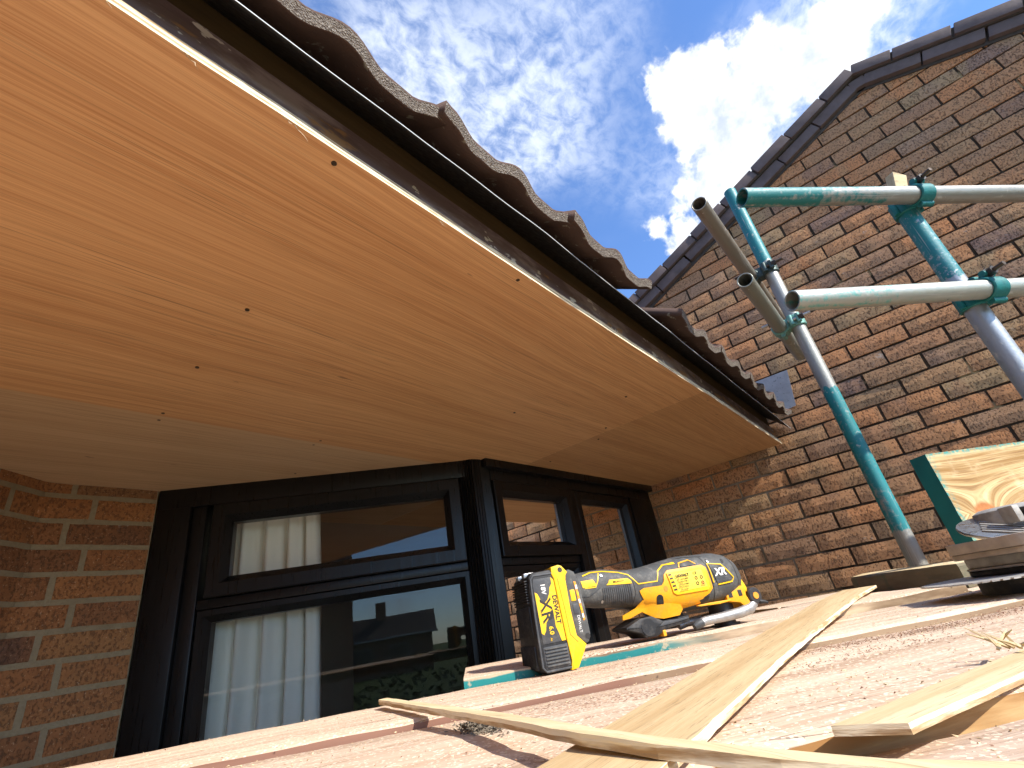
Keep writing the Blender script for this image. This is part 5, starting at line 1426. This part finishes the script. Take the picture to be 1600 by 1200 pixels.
b = MB(); b.cyl(mmv((71, 1.3, 31)), mmv((71, 3, 31)), 0.0032, seg=16); b.build('screw_recess', PRINT, tool)
put_text('DEWALT', 4.6, 64.0, 45, 1.25, tool, WPRINT, rot=math.pi / 2 + 0.02)
# battery pack: its own thing, slid onto the foot
bat = empty('battery_pack', (0.484, 0.393, -0.0530), (0, 0, math.atan2(-0.577, 0.817)))
tag(bat, 'black and yellow 18V battery pack plugged on the rear of the multi tool', 'battery')
cs = MB(); cs.prism([mmv((a, 0, z))[0::2] for a, z in [(14, 108.5), (37, 109.5), (43, 108), (46, 60), (47, 10), (42, 0.5), (16, 0.6), (9.5, 4), (7, 12), (8.5, 92), (10, 104)]], 0.0, 0.075, 0.005)
cs.build('case', BLK, bat, auto=40)
rb_ = MB()
for i in range(9):
    z = 100 - i * 3.0; rb_.bbox(0.0055, 0.013, 0.006, 0.069, z * 0.001 - 0.0009, z * 0.001 + 0.0009, 0.0005)
for i in range(13):
    y = 0.008 + i * 0.0049; rb_.bbox(0.0052, 0.012, y - 0.0011, y + 0.0011, 0.006, 0.030, 0.0005)
for i in range(13):
    y = 0.008 + i * 0.0049; rb_.bbox(0.0062, 0.012, y - 0.0012, y + 0.0012, 0.040, 0.072, 0.0005)
rb_.build('rear_ribs', BLK, bat, auto=40)
tp = MB()
for y in (0.012, 0.040): tp.bbox(0.008, 0.022, y, y + 0.012, 0.104, 0.1098, 0.0015)
tp.build('latch_clip', STEEL, bat, auto=40)
rim = MB()
rim.prism([mmv((a, 0, z))[0::2] for a, z in ribbon([(44, 104.5), (16, 104.5), (12.3, 101), (10.6, 60), (10.2, 8), (14, 3.6), (45, 3.6)], 2.2)], -0.0008, 0.002, 0.0006); rim.build('side_rim', DGREY, bat, auto=40)
lab = MB(); lab.prism([mmv((a, 0, z))[0::2] for a, z in [(15.5, 100.5), (37.5, 100.5), (40, 97), (42.5, 31), (14.5, 30.5), (13.5, 95)]], -0.0006, 0.002, 0.0003); label = lab.build('label', DGREY, bat, auto=40)
yb = MB(); yb.prism([mmv((a, 0, z))[0::2] for a, z in [(37.2, 100.6), (40.4, 97), (42.6, 31.2), (37.5, 31.2), (35.5, 40), (33.2, 47), (33.4, 52), (33.5, 63), (32.5, 66), (29.5, 62), (27, 57), (22.5, 52), (20.5, 44), (17.6, 40), (15.0, 42), (14.4, 86), (17.5, 84), (20.5, 76.5), (24.5, 73.0), (28.5, 76), (32.3, 82.5), (33.6, 88.5), (37.0, 93)]], -0.0009, 0.001, 0.0001)
yb.build('label_flash', YELB, label)
put_text('DEWALT', 7.7, 37.6, 64.5, -1.0, label, PRINT, rot=math.pi / 2, offset=0.00025)
put_text('18V', 7.6, 25.6, 88.5, -0.8, label, WPRINT, rot=math.pi / 2, offset=0.0002)
put_text('XR', 19.5, 25.0, 64.5, -1.0, label, PRINT, rot=math.pi / 2, offset=0.0003, shear=-0.1)
put_text('LI-ION', 2.6, 18.3, 63, -1.0, label, PRINT, rot=math.pi / 2)
put_text('6.0', 7.2, 27.2, 43.5, -0.8, label, YELB, rot=math.pi / 2, offset=0.0002)
put_text('Ah', 3.2, 25.4, 34.4, -0.8, label, YELB, rot=math.pi / 2)
gp_ = MB(); gp_.bbox(0.0135, 0.0440, -0.0002, 0.003, 0.0055, 0.0285, 0.0015); gpo = gp_.build('grip_pad', DGREY, bat, auto=40)
for i in range(6):
    b = MB(); z = 0.0085 + i * 0.0034; b.bbox(0.0155, 0.0425, -0.0016, 0.001, z - 0.0009, z + 0.0009, 0.0006); b.build('grip_rib', GREY, gpo, auto=40)
yc = MB(); yc.prism([mmv((a, 0, z))[0::2] for a, z in [(40, 111.5), (50, 113), (54, 111.5), (60.5, 103.5), (57.5, 100), (56.3, 95), (55.5, 62), (57, 34), (66.8, 23.2), (63, 17), (52, 1.5), (44.5, 0.3), (42.5, 1), (45, 10), (43.5, 31), (41.2, 98), (39, 104)]], -0.0012, 0.0762, 0.002)
yc.build('yellow_top', YELB, bat, auto=40)
gl_ = MB(); gl_.prism([mmv((a, 0, z))[0::2] for a, z in ribbon([(46, 98), (48.5, 62), (49.2, 36), (57, 27)], 1.2)], -0.0016, 0.0, 0.0003); gl_.build('moulding_line', YEL, bat)
b = MB(); b.cyl(mmv((51, -1.5, 107)), mmv((51, 1, 107)), 0.0030, seg=16); b.build('screw', DSTEEL, bat, auto=40)

# ------------------------------------------------------------------ circular saw lying on its side at the right edge
saw = empty('circular_saw', (0.800, -0.047, ZD_ - 0.001), (0, 0, math.atan2(-0.757, 0.653))); saw.scale = (1.17, 1.17, 1.17)
tag(saw, 'dusty metal circular saw lying on its side with toothed blade, at the right edge', 'power tool')
def disc(b, cx, cy, z0, z1, r, seg=48, r1=None): b.cyl((cx, cy, z0), (cx, cy, z1), r, r1 or r, seg)
bl = MB(); nt = 64; vs = []; 
for i in range(nt):
    t0 = 2 * math.pi * i / nt; t1 = 2 * math.pi * (i + 0.75) / nt
    vs += [(0.074 * math.cos(t0), 0.074 * math.sin(t0)), (0.0708 * math.cos(t1), 0.0708 * math.sin(t1))]
n = len(vs); bl.add([(x, y, 0.0148) for x, y in vs] + [(x, y, 0.0160) for x, y in vs], [tuple(range(n))[::-1], tuple(range(n, 2 * n))] + [(i, (i + 1) % n, n + (i + 1) % n, n + i) for i in range(n)])
bl.build('blade', CAST, saw)
b = MB(); disc(b, 0.014, 0, 0.0, 0.0146, 0.040); b.build('outer_flange', BLK, saw, auto=40)
def slab(name, x0, x1, y0, y1, z0, z1, material, r=0.012, parent=saw, tilt=None, bev=0.0012):
    pts = []
    for cx, cy, a0 in ((x1 - r, y1 - r, 0), (x0 + r, y1 - r, 90), (x0 + r, y0 + r, 180), (x1 - r, y0 + r, 270)):
        for k in range(7): a = R_(a0 + 15 * k); pts.append((cx + r * math.cos(a), cy + r * math.sin(a)))
    m = MB(); m.prism(pts, -z1, -z0, bev, Matrix(((1, 0, 0, 0), (0, 0, 1, 0), (0, -1, 0, 0), (0, 0, 0, 1))))
    o = m.build(name, material, parent, auto=40)
    if tilt: o.rotation_euler = tilt
    return o
slab('guard_rim', -0.044, 0.110, -0.045, 0.05, 0.0164, 0.0215, BLK, 0.020)
slab('base_flange', -0.045, 0.110, -0.046, 0.05, 0.0217, 0.0240, CAST, 0.020)
slab('lower_housing', -0.041, 0.110, -0.042, 0.048, 0.0242, 0.0330, CAST, 0.014)
for x, z, w in ((-0.012, 0.0305, 0.014), (0.015, 0.0315, 0.007), (-0.003, 0.0277, 0.005)):
    b = MB(); b.bbox(x - w / 2, x + w / 2, -0.0424, -0.039, z - 0.0012, z + 0.0012, 0.0004); b.build('moulded_mark', DSTEEL, saw)
slab('mid_housing', -0.052, 0.110, -0.050, 0.05, 0.0332, 0.0385, CASTT, 0.018)
slab('upper_housing', -0.055, 0.110, -0.052, 0.05, 0.0387, 0.0490, CASTT, 0.022)
for x, w, z0, z1 in ((0.034, 0.010, 0.0395, 0.0475), (0.030, 0.008, 0.0505, 0.0560)):
    b = MB(); b.bbox(x, x + w, -0.0525, -0.045, z0, z1, 0.0008); b.build('opening', PRINT, saw)
rp = slab('ribbed_cover', -0.056, 0.020, -0.040, 0.040, 0.0, 0.0035, STEEL, 0.037)
rp.location = (0, -0.004, 0.0560); rp.rotation_euler = (0.34, -0.10, 0)
for i in range(9):
    b = MB(); x = -0.042 + i * 0.0065; h = 0.030 - abs(i - 4) * 0.003
    b.bbox(x, x + 0.0028, -h, h, 0.0033, 0.0052, 0.0008, Matrix.Rotation(0.35, 4, 'Z')); b.build('rib', CAST, rp, auto=40)
ch = MB(); ch.cyl((0.006, 0.012, 0.050), (0.006, 0.012, 0.0725), 0.030, 0.028, 40); ch.cyl((0.006, 0.012, 0.0725), (0.006, 0.012, 0.0755), 0.028, 0.022, 40); ch.build('gear_housing', CAST, saw, auto=40)
for x in (-0.026, 0.012):
    b = MB(); b.bbox(x, x + 0.007, -0.026, -0.010, 0.058, 0.0735, 0.0015); b.build('lug', CAST, saw, auto=40)
kn = MB(); kn.cyl((-0.016, -0.024, 0.0645), (0.009, -0.024, 0.0655), 0.0062, seg=20); kn.build('depth_knob', DSTEEL, saw, auto=40)
ar = MB(); ar.ring((0.042, -0.014, 0.063), (0, 1, 0.1), 0.0075, 0.0125, 0.02, 24); ar.build('hanging_eye', CAST, saw, auto=40)
sh = slab('slope', 0.008, 0.11, -0.046, 0.045, 0.0502, 0.0600, CAST, 0.03)
mo = MB(); mo.cyl((0.085, 0.02, 0.045), (0.20, 0.02, 0.055), 0.036, 0.033, 32); mo.build('motor_housing', YEL, saw, auto=40)
hd = MB(); hd.bbox(0.052, 0.15, -0.02, 0.03, 0.066, 0.082, 0.006); hd.build('yellow_cover', YEL, saw, auto=40)
hn = MB(); hn.sweep([(0.12, 0.03, 0.06), (0.17, 0.05, 0.085), (0.23, 0.05, 0.080), (0.26, 0.04, 0.05)], 0.017, 16); hn.build('handle', GREY, saw, auto=60)

for x, y, z in ((-0.034, -0.040, 0.0495), (-0.020, -0.047, 0.0495), (0.050, -0.047, 0.0608), (-0.030, -0.0425, 0.0285), (0.040, -0.0425, 0.0285)):
    b = MB()
    if z in (0.0285,): b.cyl((x, y + 0.002, z), (x, y - 0.0018, z), 0.0026, seg=6)
    else: b.cyl((x, y, z - 0.002), (x, y, z + 0.0022), 0.0030, seg=6)
    b.build('bolt', DSTEEL, saw, auto=30)
for i in range(6):
    b = MB(); x = -0.046 + i * 0.0125; b.bbox(x, x + 0.0022, -0.0528, -0.048, 0.0392, 0.0486, 0.0006); b.build('stiffening_rib', CASTT, saw, auto=40)
for c in saw.children:
    if c.name.split('.')[0] not in ('blade', 'outer_flange'): c.location.x += 0.036

# ------------------------------------------------------------------ across the garden (seen mirrored in the panes)
house = empty('neighbour_house', (-31, -27, GZ), (0, 0, R_(-42))); tag(house, 'house with dark roof across the garden, seen mirrored in the window', 'house')
w = MB(); w.box(-7, 7, -4, 0, 0, 2.7); w.build('wall', m_flat('distant_brick', (0.20, 0.11, 0.075), 0.9, 0, 0.3, 2.5), house)
r = MB(); r.add([(-7.4, 0.4, 2.62), (7.4, 0.4, 2.62), (7.4, -2, 4.3), (-7.4, -2, 4.3), (7.4, -4.4, 2.62), (-7.4, -4.4, 2.62)], [(0, 1, 2, 3), (3, 2, 4, 5), (0, 3, 5), (1, 4, 2)]); rf_ = r.build('roof', m_flat('distant_roof', (0.075, 0.060, 0.055), 0.9, 0, 0.2, 3), house)
g_ = MB(); g_.bbox(-7.45, 7.45, 0.36, 0.50, 2.52, 2.66, 0.02); g_.build('gutter', m_flat('white_gutter', (0.40, 0.40, 0.39), 0.5), house)
ch = MB(); ch.bbox(2.6, 3.4, -2.3, -1.6, 3.9, 5.4, 0.03); ch.build('chimney', m_flat('distant_brick', (0.2, 0.11, 0.075)), rf_)
for x in (-4.6, -1.5, 1.6, 4.4):
    b = MB(); b.bbox(x - 0.75, x + 0.75, -0.01, 0.05, 0.9, 2.1, 0.02); wi = b.build('window', m_flat('white_gutter', (0.40, 0.40, 0.39)), house)
    q = MB(); q.box(x - 0.66, x + 0.66, 0.05, 0.056, 0.99, 2.01); q.build('pane', DSTEEL, wi)
wing = MB(); wing.box(-3.45, -3.2, -2.4, 2.6, GZ, 2.4)
tag(wing.build('wing_wall', m_flat('distant_brick', (0.20, 0.11, 0.075), 0.9, 0, 0.3, 2.5)), 'brown brick side wall of the house seen mirrored behind the curtain', 'wall')
hed = MB(); rh = random.Random(21)
for k in range(2600):
    t = rh.uniform(-8, 8); c = Vector((-7.2, -7.0, GZ)) + Vector((0.75, -0.66, 0)) * t + Vector((0.66, 0.75, 0)) * rh.uniform(-0.45, 0.45)
    c.z += rh.uniform(0.0, 1.25) + 0.15 * noise.noise(Vector((t, 0, 0)))
    a = Vector((rh.uniform(-1, 1), rh.uniform(-1, 1), rh.uniform(-1, 1))).normalized() * 0.10; b_ = a.orthogonal().normalized() * 0.05
    hed.add([c - a, c + b_, c + a, c - b_], [(0, 1, 2, 3)])
tag(hed.build('garden_hedge', m_flat('hedge_leaves', (0.025, 0.042, 0.014), 0.8, 0, 0.4, 5)), 'leafy garden hedge in front of the neighbouring house', 'hedge')
